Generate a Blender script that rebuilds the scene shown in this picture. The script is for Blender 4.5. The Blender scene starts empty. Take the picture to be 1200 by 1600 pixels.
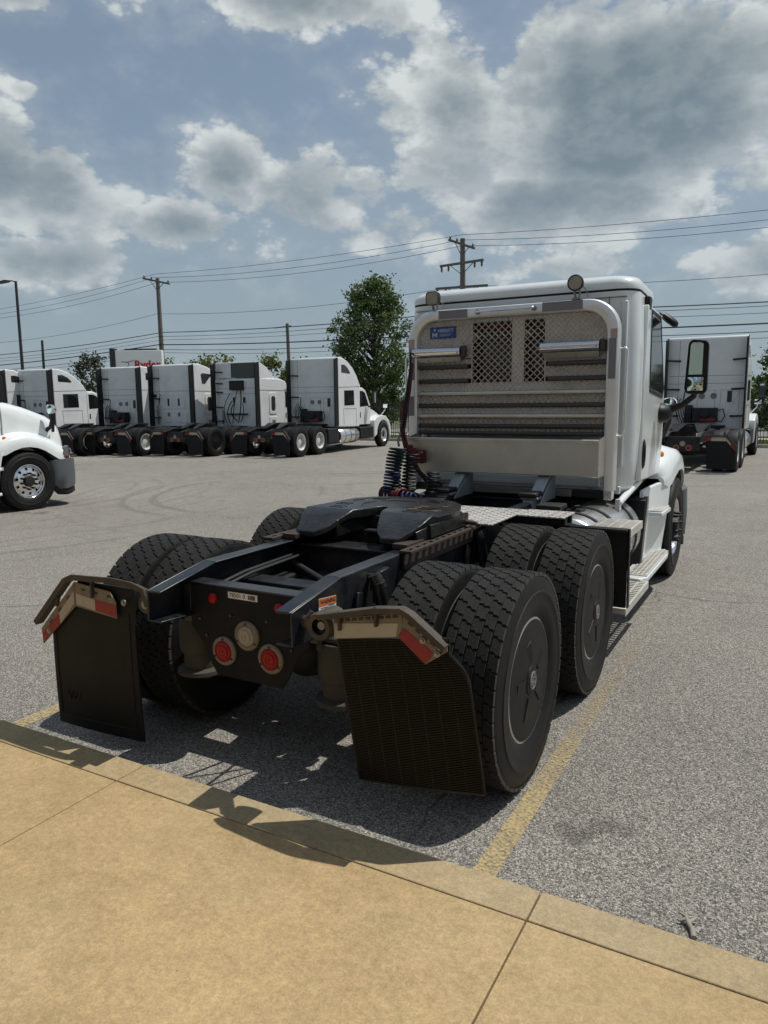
import bpy, bmesh, math, random
from math import sin, cos, pi, radians, sqrt
from mathutils import Vector, Matrix
random.seed(7)
scene = bpy.context.scene
COL = scene.collection

# ------------------------------------------------------------------ camera
cam_d = bpy.data.cameras.new('camera')
cam_d.sensor_fit = 'HORIZONTAL'
cam_d.sensor_width = 36.0
cam_d.lens = 36.0 * 1151.4 / 1200.0
cam_d.clip_start = 0.05
cam_d.clip_end = 3000
cam = bpy.data.objects.new('camera', cam_d)
COL.objects.link(cam)
YAW, PITCH, ROLL = 0.5082, 0.1460, 0.0090
fw = Vector((-sin(YAW) * cos(PITCH), cos(YAW) * cos(PITCH), -sin(PITCH)))
r0 = Vector((cos(YAW), sin(YAW), 0))
u0 = r0.cross(fw)
rr = r0 * cos(ROLL) - u0 * sin(ROLL)
uu = r0 * sin(ROLL) + u0 * cos(ROLL)
mw = Matrix((rr, uu, -fw)).transposed().to_4x4()
mw.translation = Vector((2.251, -3.288, 1.836))
cam.matrix_world = mw
scene.camera = cam

# ------------------------------------------------------------------ sky and sun
SUN = Vector((0.34, 0.352, 1.0)).normalized()
SUN_EL = math.asin(SUN.z)
SUN_AZ = math.atan2(SUN.x, SUN.y)
world = bpy.data.worlds.new('World')
scene.world = world
world.use_nodes = True
wt = world.node_tree
wt.nodes.clear()
WN, WL = wt.nodes, wt.links


def wnode(t, **kw):
    n = WN.new(t)
    for k, v in kw.items():
        setattr(n, k, v)
    return n


def wmath(op, a, b=None, clamp=False):
    n = wnode('ShaderNodeMath', operation=op, use_clamp=clamp)
    for i, v in enumerate((a, b)):
        if v is None:
            continue
        if isinstance(v, (int, float)):
            n.inputs[i].default_value = v
        else:
            WL.new(v, n.inputs[i])
    return n.outputs[0]


def wdot(vec, v):
    n = wnode('ShaderNodeVectorMath', operation='DOT_PRODUCT')
    WL.new(vec, n.inputs[0])
    n.inputs[1].default_value = v
    return n.outputs['Value']


def wsmooth(v, a, b):
    n = wnode('ShaderNodeMapRange', interpolation_type='SMOOTHSTEP')
    WL.new(v, n.inputs['Value'])
    n.inputs['From Min'].default_value = a
    n.inputs['From Max'].default_value = b
    return n.outputs['Result']


def wmix(f, a, b):
    n = wnode('ShaderNodeMix', data_type='RGBA')
    for s, v in ((0, f), (6, a), (7, b)):
        if isinstance(v, (int, float)):
            n.inputs[s].default_value = v
        elif isinstance(v, tuple):
            n.inputs[s].default_value = (*v, 1)
        else:
            WL.new(v, n.inputs[s])
    return n.outputs[2]


sky = wnode('ShaderNodeTexSky', sky_type='NISHITA', sun_disc=False)
sky.sun_elevation = SUN_EL
sky.sun_rotation = SUN_AZ
sky.air_density = 1.0
sky.dust_density = 1.0
sky.ozone_density = 1.2
tc = wnode('ShaderNodeTexCoord')
D = tc.outputs['Generated']
mp = wnode('ShaderNodeMapping')
mp.inputs['Scale'].default_value = (1.0, 1.0, 1.6)
WL.new(D, mp.inputs['Vector'])


def wnoise(scale, detail, rough, off, dist=0.0, kind='NOISE'):
    n = wnode('ShaderNodeTexNoise' if kind == 'NOISE' else 'ShaderNodeTexVoronoi')
    n.inputs['Scale'].default_value = scale
    n.inputs['Detail'].default_value = detail
    n.inputs['Roughness'].default_value = rough
    if kind == 'NOISE':
        n.inputs['Distortion'].default_value = dist
    else:
        n.feature = 'F1'
        n.normalize = True
        n.inputs['Lacunarity'].default_value = 2.15
    a = wnode('ShaderNodeVectorMath', operation='ADD')
    WL.new(mp.outputs[0], a.inputs[0])
    a.inputs[1].default_value = off
    WL.new(a.outputs[0], n.inputs['Vector'])
    return n.outputs['Fac' if kind == 'NOISE' else 'Distance']


# cloud banks of the day: azimuth, elevation, half width, half height (degrees), weight
BANKS = [(-11.0, 19.5, 13.5, 6.8, 1.2), (-22.5, 20.0, 4.2, 5.2, .9), (-16.0, 14.0, 11.0, 3.0, 1.0), (-23.5, 16.2, 4.5, 3.2, .9), (-36.5, 26.6, 9.0, 2.0, .85),
         (-54.2, 25.2, 3.6, 1.4, .75), (-53.6, 14.8, 6.6, 3.6, .95), (-52.6, 9.6, 6.2, 2.0, .80), (-40.0, 16.6, 3.6, 3.2, .82), (-34.5, 14.6, 5.6, 3.6, .88),
         (-43.0, 12.6, 4.6, 2.0, .80), (-28.0, 12.6, 6.0, 2.2, .86), (-31.0, 15.0, 3.6, 2.2, .8), (-53.3, 19.9, 1.6, .8, .62), (-3.0, 9.2, 5.2, 2.2, .8),
         (-15.8, 9.6, 6.0, 1.1, .62), (-44.4, 9.6, 1.8, .6, .55), (-0.5, 25.0, 5.5, 4.5, .95), (25, 17, 12, 6, 1.0), (60, 24, 14, 7, 1.0), (50, 9, 10, 2.5, .8),
         (100, 14, 10, 5, 1.0), (150, 22, 14, 7, 1.0), (-150, 14, 12, 6, 1.0), (-110, 20, 13, 6, 1.0), (-85, 12, 9, 4, .9), (-100, 45, 16, 9, .9),
         (130, 50, 18, 10, .9), (-60, 42, 10, 6, .7), (180, 42, 12, 8, .8)]
dens = None
for az, el, rx, ry, wgt in BANKS:
    a, e = radians(az), radians(el)
    h = Vector((cos(a), -sin(a), 0))
    c = Vector((sin(a) * cos(e), cos(a) * cos(e), sin(e)))
    v = h.cross(c)
    if v.z < 0:
        v = -v
    gx = wdot(D, h / sin(radians(rx)))
    gy = wdot(D, v / sin(radians(ry)))
    q = wmath('ADD', wmath('MULTIPLY', gx, gx), wmath('MULTIPLY', gy, gy))
    g = wmath('MULTIPLY', wmath('POWER', 2.718, wmath('MULTIPLY', q, -0.8)), wgt)
    g = wmath('MULTIPLY', g, wmath('GREATER_THAN', wdot(D, c), 0.0))
    dens = g if dens is None else wmath('MAXIMUM', dens, g)
def cloud_relief(off):
    """billowing cumulus relief: rounded lumps carried on broad swells"""
    o1 = (3.1 + off[0], 1.7 + off[1], .4 + off[2])
    o2 = (.3 + off[0], 5.2 + off[1], 2.4 + off[2])
    sw = wmath('MULTIPLY', wmath('SUBTRACT', wnoise(4.2, 8.0, 0.55, o1, 0.1), 0.5), 1.7)
    bl = wmath('MULTIPLY', wmath('SUBTRACT', 0.30, wnoise(9.5, 4.0, 0.55, o2, kind='V')), 2.2)
    return wmath('ADD', sw, bl), sw


fb, swell = cloud_relief((0, 0, 0))
sv = Vector((SUN.x, SUN.y, SUN.z * 1.6)) * 0.022
fb_s = cloud_relief(sv)[0]
n3 = wnoise(2.2, 4.0, 0.5, (7.3, 2.2, 9.1))
dn = wmath('ADD', dens, fb)
alpha = wsmooth(dn, 0.34, 0.60)
veil = wmath('MULTIPLY', wsmooth(dn, -0.1, 0.6), 0.22)
alpha = wmath('MAXIMUM', alpha, veil)
thick = wsmooth(wmath('ADD', wmath('ADD', wmath('MULTIPLY', dn, 0.35), wmath('MULTIPLY', wmath('ADD', dens, wmath('MULTIPLY', swell, 0.6)), 0.65)), wmath('MULTIPLY', wmath('SUBTRACT', n3, 0.5), 0.5)), 0.46, 1.0)
lit = wsmooth(wmath('SUBTRACT', fb, fb_s), -0.16, 0.30)
CL_BRIGHT = (7.4, 7.8, 7.8)
CL_DARK = (2.0, 2.65, 3.1)
lum = wmath('ADD', wmath('MULTIPLY', wmath('SUBTRACT', 1.0, thick), 0.55), wmath('MULTIPLY', lit, wmath('SUBTRACT', 0.62, wmath('MULTIPLY', thick, 0.46))), clamp=True)
cloud = wmix(lum, CL_DARK, CL_BRIGHT)
sepz = wnode('ShaderNodeSeparateXYZ')
WL.new(D, sepz.inputs[0])
hz = wmath('SUBTRACT', 1.0, wsmooth(sepz.outputs['Z'], -0.02, 0.42))
skyc = wmix(wmath('ADD', 0.42, wmath('MULTIPLY', hz, 0.46)), sky.outputs[0], (3.25, 4.05, 4.6))
lowmix = wmath('MULTIPLY', alpha, wmath('SUBTRACT', 1.0, wmath('MULTIPLY', hz, 0.42)))
final = wmix(lowmix, skyc, cloud)
bg = wnode('ShaderNodeBackground')
bg.inputs['Strength'].default_value = 0.090
WL.new(final, bg.inputs['Color'])
wo = wnode('ShaderNodeOutputWorld')
WL.new(bg.outputs[0], wo.inputs['Surface'])

sun_d = bpy.data.lights.new('sun', 'SUN')
sun_d.energy = 3.7
sun_d.angle = radians(0.53)
sun_d.color = (1.0, 0.96, 0.89)
sun = bpy.data.objects.new('sun', sun_d)
COL.objects.link(sun)
sun.rotation_euler = (-SUN).to_track_quat('-Z', 'Y').to_euler()
sun.location = SUN * 60

vs = scene.view_settings
vs.view_transform = 'Standard'
vs.look = 'None'
vs.exposure = 0.0
vs.gamma = 1.0
vs.use_curve_mapping = False
scene.cycles.max_bounces = 6
scene.cycles.diffuse_bounces = 3
scene.cycles.glossy_bounces = 3
scene.cycles.transparent_max_bounces = 8
scene.cycles.caustics_reflective = False
scene.cycles.caustics_refractive = False


# ------------------------------------------------------------------ materials
def M(name, col, rough=0.5, metal=0.0, var=0.15, scale=8.0, dirt=None, damt=0.5, dscale=3.0, bump=0.0, bscale=60.0, coat=0.0, rvar=0.1, spec=0.5, trans=0.0):
    m = bpy.data.materials.new(name)
    m.use_nodes = True
    nt = m.node_tree
    N, L = nt.nodes, nt.links
    b = N['Principled BSDF']
    b.inputs['Metallic'].default_value = metal
    b.inputs['Roughness'].default_value = rough
    b.inputs['Specular IOR Level'].default_value = spec
    b.inputs['Coat Weight'].default_value = coat
    b.inputs['Coat Roughness'].default_value = 0.08
    b.inputs['Transmission Weight'].default_value = trans
    t = N.new('ShaderNodeTexCoord')
    n = N.new('ShaderNodeTexNoise')
    n.inputs['Scale'].default_value = scale
    n.inputs['Detail'].default_value = 6
    n.inputs['Roughness'].default_value = 0.65
    L.new(t.outputs['Object'], n.inputs['Vector'])
    mx = N.new('ShaderNodeMix')
    mx.data_type = 'RGBA'
    mx.inputs[6].default_value = (*[c * (1 - var) for c in col], 1)
    mx.inputs[7].default_value = (*[min(1, c * (1 + var)) for c in col], 1)
    L.new(n.outputs['Fac'], mx.inputs[0])
    out = mx.outputs[2]
    if dirt:
        d = N.new('ShaderNodeTexNoise')
        d.inputs['Scale'].default_value = dscale
        d.inputs['Detail'].default_value = 9
        d.inputs['Roughness'].default_value = 0.72
        L.new(t.outputs['Object'], d.inputs['Vector'])
        mr = N.new('ShaderNodeMapRange')
        mr.inputs['From Min'].default_value = 0.42
        mr.inputs['From Max'].default_value = 0.72
        mr.inputs['To Max'].default_value = damt
        L.new(d.outputs['Fac'], mr.inputs['Value'])
        m2 = N.new('ShaderNodeMix')
        m2.data_type = 'RGBA'
        L.new(mr.outputs[0], m2.inputs[0])
        L.new(out, m2.inputs[6])
        m2.inputs[7].default_value = (*dirt, 1)
        out = m2.outputs[2]
        if metal > 0.3:
            mm = N.new('ShaderNodeMath')
            mm.operation = 'MULTIPLY_ADD'
            L.new(mr.outputs[0], mm.inputs[0])
            mm.inputs[1].default_value = -0.7 * metal
            mm.inputs[2].default_value = metal
            L.new(mm.outputs[0], b.inputs['Metallic'])
    L.new(out, b.inputs['Base Color'])
    if rvar:
        r = N.new('ShaderNodeMapRange')
        r.inputs['To Min'].default_value = max(0.02, rough - rvar)
        r.inputs['To Max'].default_value = min(1, rough + rvar)
        L.new(n.outputs['Fac'], r.inputs['Value'])
        L.new(r.outputs[0], b.inputs['Roughness'])
    if bump:
        bn = N.new('ShaderNodeTexNoise')
        bn.inputs['Scale'].default_value = bscale
        bn.inputs['Detail'].default_value = 4
        L.new(t.outputs['Object'], bn.inputs['Vector'])
        bp = N.new('ShaderNodeBump')
        bp.inputs['Strength'].default_value = bump
        bp.inputs['Distance'].default_value = 0.01
        L.new(bn.outputs['Fac'], bp.inputs['Height'])
        L.new(bp.outputs[0], b.inputs['Normal'])
    return m


def tread_plate(name, col, rough, pitch, axes, dirt, damt, metal=0.9, relief=0.010):
    """diamond tread plate: small raised lozenges in two directions"""
    m = M(name, col, rough, metal, 0.12, 6, dirt, damt, 2.5)
    nt = m.node_tree
    N, L = nt.nodes, nt.links
    t = N.new('ShaderNodeTexCoord')
    s = N.new('ShaderNodeSeparateXYZ')
    L.new(t.outputs['Object'], s.inputs[0])
    A, B = s.outputs[axes[0]], s.outputs[axes[1]]

    def mt(op, a, b=None):
        n = N.new('ShaderNodeMath')
        n.operation = op
        for i, v in enumerate((a, b)):
            if v is None:
                continue
            if isinstance(v, (int, float)):
                n.inputs[i].default_value = v
            else:
                L.new(v, n.inputs[i])
        return n.outputs[0]
    k = 2 * pi / pitch
    p = mt('SINE', mt('MULTIPLY', mt('ADD', A, B), k))
    q = mt('SINE', mt('MULTIPLY', mt('SUBTRACT', A, B), k))
    sel = mt('SINE', mt('MULTIPLY', A, k))
    sel2 = mt('SINE', mt('MULTIPLY', B, k))
    ch = mt('GREATER_THAN', mt('MULTIPLY', sel, sel2), 0.0)
    h = mt('ADD', mt('MULTIPLY', ch, mt('POWER', mt('ABSOLUTE', p), 3.0)), mt('MULTIPLY', mt('SUBTRACT', 1.0, ch), mt('POWER', mt('ABSOLUTE', q), 3.0)))
    bp = N.new('ShaderNodeBump')
    bp.inputs['Strength'].default_value = 1.0
    bp.inputs['Distance'].default_value = relief
    bs = N['Principled BSDF']
    src = bs.inputs['Base Color'].links[0].from_socket
    lo = N.new('ShaderNodeMix')
    lo.data_type = 'RGBA'
    lo.blend_type = 'MULTIPLY'
    lo.inputs[0].default_value = 1.0
    L.new(src, lo.inputs[6])
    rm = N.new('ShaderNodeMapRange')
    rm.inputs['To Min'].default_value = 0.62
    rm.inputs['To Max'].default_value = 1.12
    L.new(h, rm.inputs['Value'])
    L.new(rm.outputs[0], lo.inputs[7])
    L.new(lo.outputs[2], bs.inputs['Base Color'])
    L.new(h, bp.inputs['Height'])
    L.new(bp.outputs[0], N['Principled BSDF'].inputs['Normal'])
    return m


DUST = (0.16, 0.14, 0.115)
m_white = M('white_paint', (0.79, 0.83, 0.83), 0.25, 0, 0.02, 3, (0.54, 0.53, 0.48), 0.32, 1.6, coat=0.6, rvar=0.05)
m_white2 = M('white_sleeper_paint', (0.76, 0.78, 0.78), 0.30, 0, 0.03, 3, (0.48, 0.46, 0.42), 0.38, 1.3, coat=0.4, rvar=0.05)
m_cabgrey = M('cab_back_paint', (0.66, 0.70, 0.70), 0.4, 0, 0.03, 3, (0.40, 0.37, 0.32), 0.38, 1.7)
m_chassis = M('chassis_paint', (0.008, 0.011, 0.016), 0.33, 0, 0.3, 9, (.105, .085, .062), 0.34, 4.5, bump=0.05, bscale=90, rvar=0.15)
m_black = M('black_steel', (0.008, 0.008, 0.009), 0.6, 0, 0.3, 9, (.06, .055, .048), 0.15, 6.0, bump=0.1)
m_plate = M('light_plate_paint', (0.007, 0.009, 0.012), 0.6, 0, 0.3, 9, (.035, .031, .027), 0.35, 5.0, bump=0.08, bscale=70, spec=0.18)
m_grease = M('greasy_plate', (0.014, 0.015, 0.017), 0.30, 0.3, 0.4, 5, (0.05, 0.047, 0.043), 0.7, 6.0, bump=0.35, bscale=28, rvar=0.2)
m_rust = M('rusty_steel', (0.030, 0.022, 0.017), 0.75, 0, 0.4, 14, (0.085, 0.05, 0.028), 0.5, 9.0, bump=0.3)
m_bracket = M('weathered_bracket', (0.040, 0.034, 0.027), 0.65, 0, 0.35, 11, (0.13, 0.088, 0.052), 0.6, 8.0, bump=0.2)
m_tan = M('dusty_holder', (0.22, 0.18, 0.135), 0.7, 0, 0.2, 12, (0.14, 0.085, 0.05), 0.6, 9.0)
m_rubber = M('tyre_rubber', (0.0085, 0.0085, 0.009), 0.55, 0, 0.3, 10, (0.036, 0.033, 0.029), 0.30, 5.0, bump=0.15, bscale=80, spec=.25)
m_tread = M('tread_rubber', (0.011, 0.0107, 0.0105), 0.7, 0, 0.3, 25, (0.045, 0.041, 0.035), 0.35, 7.0, bump=0.3, bscale=120, spec=.3)
m_groove = M('dusty_groove', (0.050, 0.045, 0.038), 0.9, 0, 0.5, 30, (0.02, 0.02, 0.02), 0.7, 6.0, bump=0.3, bscale=120)
m_flap = M('flap_rubber', (0.011, 0.0112, 0.0115), 0.6, 0, 0.25, 5, (0.026, 0.026, 0.026), 0.4, 3.0, bump=0.1, bscale=60, spec=.2)
m_slat = M('slat_rubber', (0.0065, 0.007, 0.0076), 0.28, 0, 0.35, 7, (0.022, 0.023, 0.024), 0.4, 5.0, spec=.3)
m_alu = M('polished_aluminium', (0.86, 0.86, 0.84), 0.26, 1.0, 0.05, 3, (0.48, 0.45, 0.40), 0.28, 2.2, rvar=0.08)
m_alubright = M('bright_tube', (0.80, 0.81, 0.83), 0.16, 1.0, 0.05, 3, (0.4, 0.38, 0.33), 0.2, 3.0, rvar=0.05)
m_tray = M('dull_tray_metal', (0.60, 0.57, 0.50), 0.36, 0.75, 0.12, 2, (0.26, 0.22, 0.17), 0.5, 1.3, rvar=0.12)
m_rib = M('dark_rib_metal', (0.075, 0.066, 0.057), 0.42, 0.6, 0.3, 3, (0.04, 0.032, 0.026), 0.6, 3.0)
m_panel = tread_plate('rack_tread_plate', (0.88, 0.80, 0.72), 0.28, 0.050, ('X', 'Z'), (0.36, 0.30, 0.25), 0.42)
m_deck = tread_plate('deck_tread_plate', (0.60, 0.59, 0.56), 0.5, 0.075, ('X', 'Y'), (0.36, 0.33, 0.28), 0.4, 0.35, .003)
m_mesh = M('mesh_metal', (0.55, 0.50, 0.43), 0.42, 0.8, 0.15, 5, (0.28, 0.24, 0.19), 0.5, 4.0)
m_chrome = M('chrome', (0.82, 0.82, 0.82), 0.14, 1.0, 0.03, 4, (0.3, 0.28, 0.25), 0.2, 4.0, rvar=0.06)
m_steel = M('dirty_steel', (0.30, 0.30, 0.29), 0.45, 0.8, 0.2, 7, DUST, 0.5, 5.0)
m_silver = M('silver_bracket', (0.36, 0.40, 0.42), 0.45, 0.4, 0.15, 5, (0.16, 0.15, 0.13), 0.5, 4.0)
m_cover = M('wheel_cover_plastic', (0.0065, 0.0065, 0.0065), 0.48, 0, 0.15, 5, (0.020, 0.0185, 0.016), 0.45, 3.0, spec=.22)
m_plastic = M('black_plastic', (0.010, 0.010, 0.011), 0.5, 0, 0.2, 6, (0.035, 0.034, 0.032), 0.3, 3.0, spec=.3)
m_greyplastic = M('grey_bumper_plastic', (0.085, 0.098, 0.105), 0.5, 0, 0.1, 5, (0.14, 0.135, 0.125), 0.4, 3.0)
m_glass = M('dark_glass', (0.010, 0.013, 0.013), 0.05, 0, 0.1, 3, rvar=0.0, spec=0.8)
m_mirror = M('mirror_glass', (0.50, 0.60, 0.58), 0.03, 1.0, 0.02, 3, rvar=0.0)
m_red = M('red_lens', (0.30, 0.004, 0.010), 0.35, 0, 0.15, 30, spec=.3)
m_clear = M('clear_lens', (0.34, 0.31, 0.24), 0.35, 0, 0.12, 30, (0.25, 0.21, 0.16), 0.5, 14)
m_amber = M('amber_lens', (0.75, 0.20, 0.02), 0.25, 0, 0.1, 30)
m_tapered = M('red_reflective_tape', (0.27, 0.010, 0.017), 0.5, 0, 0.12, 40, (0.16, 0.07, 0.05), 0.35, 10)
m_tapewhite = M('white_reflective_tape', (0.42, 0.385, 0.31), 0.55, 0, 0.12, 40, (0.27, 0.22, 0.16), 0.55, 10)
m_tapegrey = M('grey_reflective_tape', (0.20, 0.19, 0.20), 0.5, 0, 0.06, 10)
m_label = M('label_white', (0.70, 0.70, 0.68), 0.5, 0, 0.05, 20, (0.4, 0.37, 0.32), 0.3, 12)
m_ink = M('label_ink', (0.03, 0.03, 0.035), 0.6, 0, 0.1, 20)
m_orange = M('warning_orange', (0.62, 0.16, 0.04), 0.5, 0, 0.1, 20)
m_blue = M('sign_blue', (0.010, 0.055, 0.24), 0.35, 0, 0.08, 20)
m_bluetext = M('sign_print', (0.45, 0.52, 0.60), 0.4, 0, 0.05, 20)
m_airbag = M('dusty_air_spring', (0.050, 0.045, 0.034), 0.75, 0, 0.25, 7, (0.022, 0.02, 0.016), 0.6, 5.0)
m_hgreen = M('green_hose', (0.005, 0.020, 0.017), 0.5, 0, 0.2, 9, spec=.3)
m_hblack = M('black_hose', (0.008, 0.010, 0.010), 0.5, 0, 0.2, 9, spec=.3)
m_hblue = M('blue_hose', (0.010, 0.018, 0.07), 0.5, 0, 0.2, 9, spec=.3)
m_hred = M('red_hose', (0.10, 0.010, 0.013), 0.5, 0, 0.2, 9, spec=.3)
m_concrete = None
m_wood = M('weathered_pole_wood', (0.13, 0.115, 0.10), 0.9, 0, 0.3, 5, (0.22, 0.2, 0.18), 0.5, 4.0, bump=0.4, bscale=30)
m_polemetal = M('dark_pole_metal', (0.025, 0.028, 0.03), 0.5, 0, 0.15, 4)
m_wire = M('wire_black', (0.012, 0.013, 0.014), 0.6, 0, 0.1, 4)
m_insul = M('insulator', (0.10, 0.09, 0.08), 0.4, 0, 0.2, 9)
m_bark = M('bark', (0.075, 0.06, 0.045), 0.9, 0, 0.35, 8, bump=0.5, bscale=30)
m_signwhite = M('sign_white', (0.76, 0.78, 0.76), 0.4, 0, 0.03, 2)
m_signred = M('sign_red', (0.50, 0.012, 0.025), 0.4, 0, 0.05, 4)
m_roof = M('metal_roof', (0.28, 0.31, 0.34), 0.5, 0.1, 0.08, 2)
m_wall = M('building_wall', (0.30, 0.30, 0.29), 0.8, 0, 0.1, 2)
m_fence = M('fence_black', (0.014, 0.015, 0.016), 0.5, 0, 0.1, 6)
m_stain = M('rust_stain_rubber', (0.03, 0.028, 0.026), 0.7)
m_rimwhite = M('white_steel_rim', (0.62, 0.62, 0.60), 0.4, 0, 0.08, 6, DUST, 0.35, 5.0)
m_deflector = M('dark_deflector', (0.055, 0.065, 0.06), 0.35, 0, 0.1, 3)
m_twig = M('dry_twig', (0.33, 0.30, 0.26), 0.9, 0, 0.2, 20)


m_lamp = M('lamp_cover', (0.20, 0.21, 0.22), 0.12, 0.6, 0.4, 14, rvar=.05)


def leafmat(name, a, b):
    m = bpy.data.materials.new(name)
    m.use_nodes = True
    N, L = m.node_tree.nodes, m.node_tree.links
    p = N['Principled BSDF']
    p.inputs['Roughness'].default_value = 0.6
    g = N.new('ShaderNodeNewGeometry')
    mx = N.new('ShaderNodeMix')
    mx.data_type = 'RGBA'
    mx.inputs[6].default_value = (*a, 1)
    mx.inputs[7].default_value = (*b, 1)
    L.new(g.outputs['Random Per Island'], mx.inputs[0])
    L.new(mx.outputs[2], p.inputs['Base Color'])
    tr = N.new('ShaderNodeBsdfTranslucent')
    L.new(mx.outputs[2], tr.inputs['Color'])
    ms = N.new('ShaderNodeMixShader')
    ms.inputs[0].default_value = 0.35
    L.new(p.outputs[0], ms.inputs[1])
    L.new(tr.outputs[0], ms.inputs[2])
    L.new(ms.outputs[0], N['Material Output'].inputs['Surface'])
    return m


m_leaf = leafmat('dark_leaf', (0.042, 0.080, 0.022), (0.135, 0.185, 0.05))
m_leaf2 = leafmat('yellow_green_leaf', (0.085, 0.115, 0.022), (0.17, 0.19, 0.04))
m_leaf3 = leafmat('grey_green_leaf', (0.04, 0.06, 0.03), (0.085, 0.10, 0.05))


# ------------------------------------------------------------------ mesh helpers
class MB:
    def __init__(self):
        self.v, self.f, self.m, self.cur = [], [], [], 0

    def add(self, vs, fs):
        o = len(self.v)
        self.v += [tuple(p) for p in vs]
        for f in fs:
            self.f.append([i + o for i in f])
            self.m.append(self.cur)
        return self

    def box(self, x0, x1, y0, y1, z0, z1):
        return self.add([(x0, y0, z0), (x1, y0, z0), (x1, y1, z0), (x0, y1, z0), (x0, y0, z1), (x1, y0, z1), (x1, y1, z1), (x0, y1, z1)],
                        [(0, 3, 2, 1), (4, 5, 6, 7), (0, 1, 5, 4), (1, 2, 6, 5), (2, 3, 7, 6), (3, 0, 4, 7)])

    def bar(self, p, q, w, h, up=(0, 0, 1)):
        p, q = Vector(p), Vector(q)
        d = (q - p).normalized()
        s = d.cross(Vector(up))
        if s.length < 1e-4:
            s = d.cross(Vector((1, 0, 0)))
        s.normalize()
        u = s.cross(d)
        vs = []
        for c in (p, q):
            for a, b in ((-1, -1), (1, -1), (1, 1), (-1, 1)):
                vs.append(c + s * a * w / 2 + u * b * h / 2)
        return self.add(vs, [(0, 1, 2, 3), (7, 6, 5, 4), (0, 4, 5, 1), (1, 5, 6, 2), (2, 6, 7, 3), (3, 7, 4, 0)])

    def loft(self, rings, closed=True, caps=True):
        n = len(rings[0])
        vs = [p for r in rings for p in r]
        fs = []
        for i in range(len(rings) - 1):
            for j in range(n if closed else n - 1):
                k = (j + 1) % n
                fs.append((i * n + j, i * n + k, (i + 1) * n + k, (i + 1) * n + j))
        if caps and closed:
            fs.append(tuple(range(n))[::-1])
            fs.append(tuple((len(rings) - 1) * n + j for j in range(n)))
        return self.add(vs, fs)

    def tube(self, pts, r, n=8, caps=True):
        pts = [Vector(p) for p in pts]
        rs = r if isinstance(r, (list, tuple)) else [r] * len(pts)
        rings = []
        prev = None
        for i, p in enumerate(pts):
            a = pts[max(0, i - 1)]
            b = pts[min(len(pts) - 1, i + 1)]
            t = (b - a).normalized()
            if prev is None:
                s = t.cross(Vector((0, 0, 1)))
                if s.length < 1e-3:
                    s = t.cross(Vector((1, 0, 0)))
            else:
                s = prev - t * prev.dot(t)
            s.normalize()
            prev = s
            u = t.cross(s)
            rings.append([p + (s * cos(2 * pi * k / n) + u * sin(2 * pi * k / n)) * rs[i] for k in range(n)])
        return self.loft(rings, True, caps)

    def lathe(self, prof, n=32, axis='X', c=(0, 0, 0), close=False):
        """prof: (radius, along)"""
        rings = []
        for r, a in prof:
            ring = []
            for k in range(n):
                t = 2 * pi * k / n
                x, y = r * cos(t), r * sin(t)
                p = (a, x, y) if axis == 'X' else ((x, a, y) if axis == 'Y' else (x, y, a))
                ring.append((p[0] + c[0], p[1] + c[1], p[2] + c[2]))
            rings.append(ring)
        return self.loft(rings, True, close)

    def prism(self, poly, axis, a, b):
        def P(u, v, w):
            return (w, u, v) if axis == 'X' else ((u, w, v) if axis == 'Y' else (u, v, w))
        n = len(poly)
        vs = [P(u, v, a) for u, v in poly] + [P(u, v, b) for u, v in poly]
        fs = [tuple(range(n))[::-1], tuple(range(n, 2 * n))] + [(i, (i + 1) % n, n + (i + 1) % n, n + i) for i in range(n)]
        return self.add(vs, fs)

    def xf(self, mat, start=0):
        for i in range(start, len(self.v)):
            self.v[i] = tuple(mat @ Vector(self.v[i]))
        return self

    def mesh(self, name, mat, smooth=None, recalc=True):
        me = bpy.data.meshes.new(name)
        me.from_pydata(self.v, [], self.f)
        mats = mat if isinstance(mat, (list, tuple)) else [mat]
        for x in mats:
            me.materials.append(x)
        if len(mats) > 1:
            me.polygons.foreach_set('material_index', self.m)
        if recalc:
            bm = bmesh.new()
            bm.from_mesh(me)
            bmesh.ops.recalc_face_normals(bm, faces=bm.faces)
            bm.to_mesh(me)
            bm.free()
        if smooth:
            me.polygons.foreach_set('use_smooth', [True] * len(me.polygons))
            me.set_sharp_from_angle(angle=radians(smooth))
        me.update()
        return me

    def build(self, name, mat, parent=None, bevel=0.0, seg=2, smooth=None, label=None, recalc=True):
        o = bpy.data.objects.new(name, self.mesh(name, mat, smooth if smooth else (40 if bevel else None), recalc))
        COL.objects.link(o)
        if parent is not None:
            o.parent = parent
        if bevel:
            md = o.modifiers.new('bevel', 'BEVEL')
            md.width = bevel
            md.segments = seg
            md.limit_method = 'ANGLE'
            md.angle_limit = radians(35)
            md.harden_normals = False
        if label:
            o['label'] = label
        return o


def build_each(b, name, mat, parent, **kw):
    """one object for each separate piece of the builder's geometry"""
    par = list(range(len(b.v)))

    def find(x):
        while par[x] != x:
            par[x] = par[par[x]]
            x = par[x]
        return x
    for f in b.f:
        for i in f[1:]:
            par[find(i)] = find(f[0])
    groups = {}
    for f in b.f:
        groups.setdefault(find(f[0]), []).append(f)
    out = []
    for fs in groups.values():
        idx = sorted({i for f in fs for i in f})
        mp_ = {i: k for k, i in enumerate(idx)}
        out.append(MB().add([b.v[i] for i in idx], [[mp_[i] for i in f] for f in fs]).build(name, mat, parent, **kw))
    return out


def root(name, label, cat, loc=(0, 0, 0), rz=0.0, group=None):
    o = bpy.data.objects.new(name, None)
    o.empty_display_size = 0.3
    COL.objects.link(o)
    o.location = loc
    o.rotation_euler = (0, 0, rz)
    return tag(o, label, cat, group)


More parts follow.
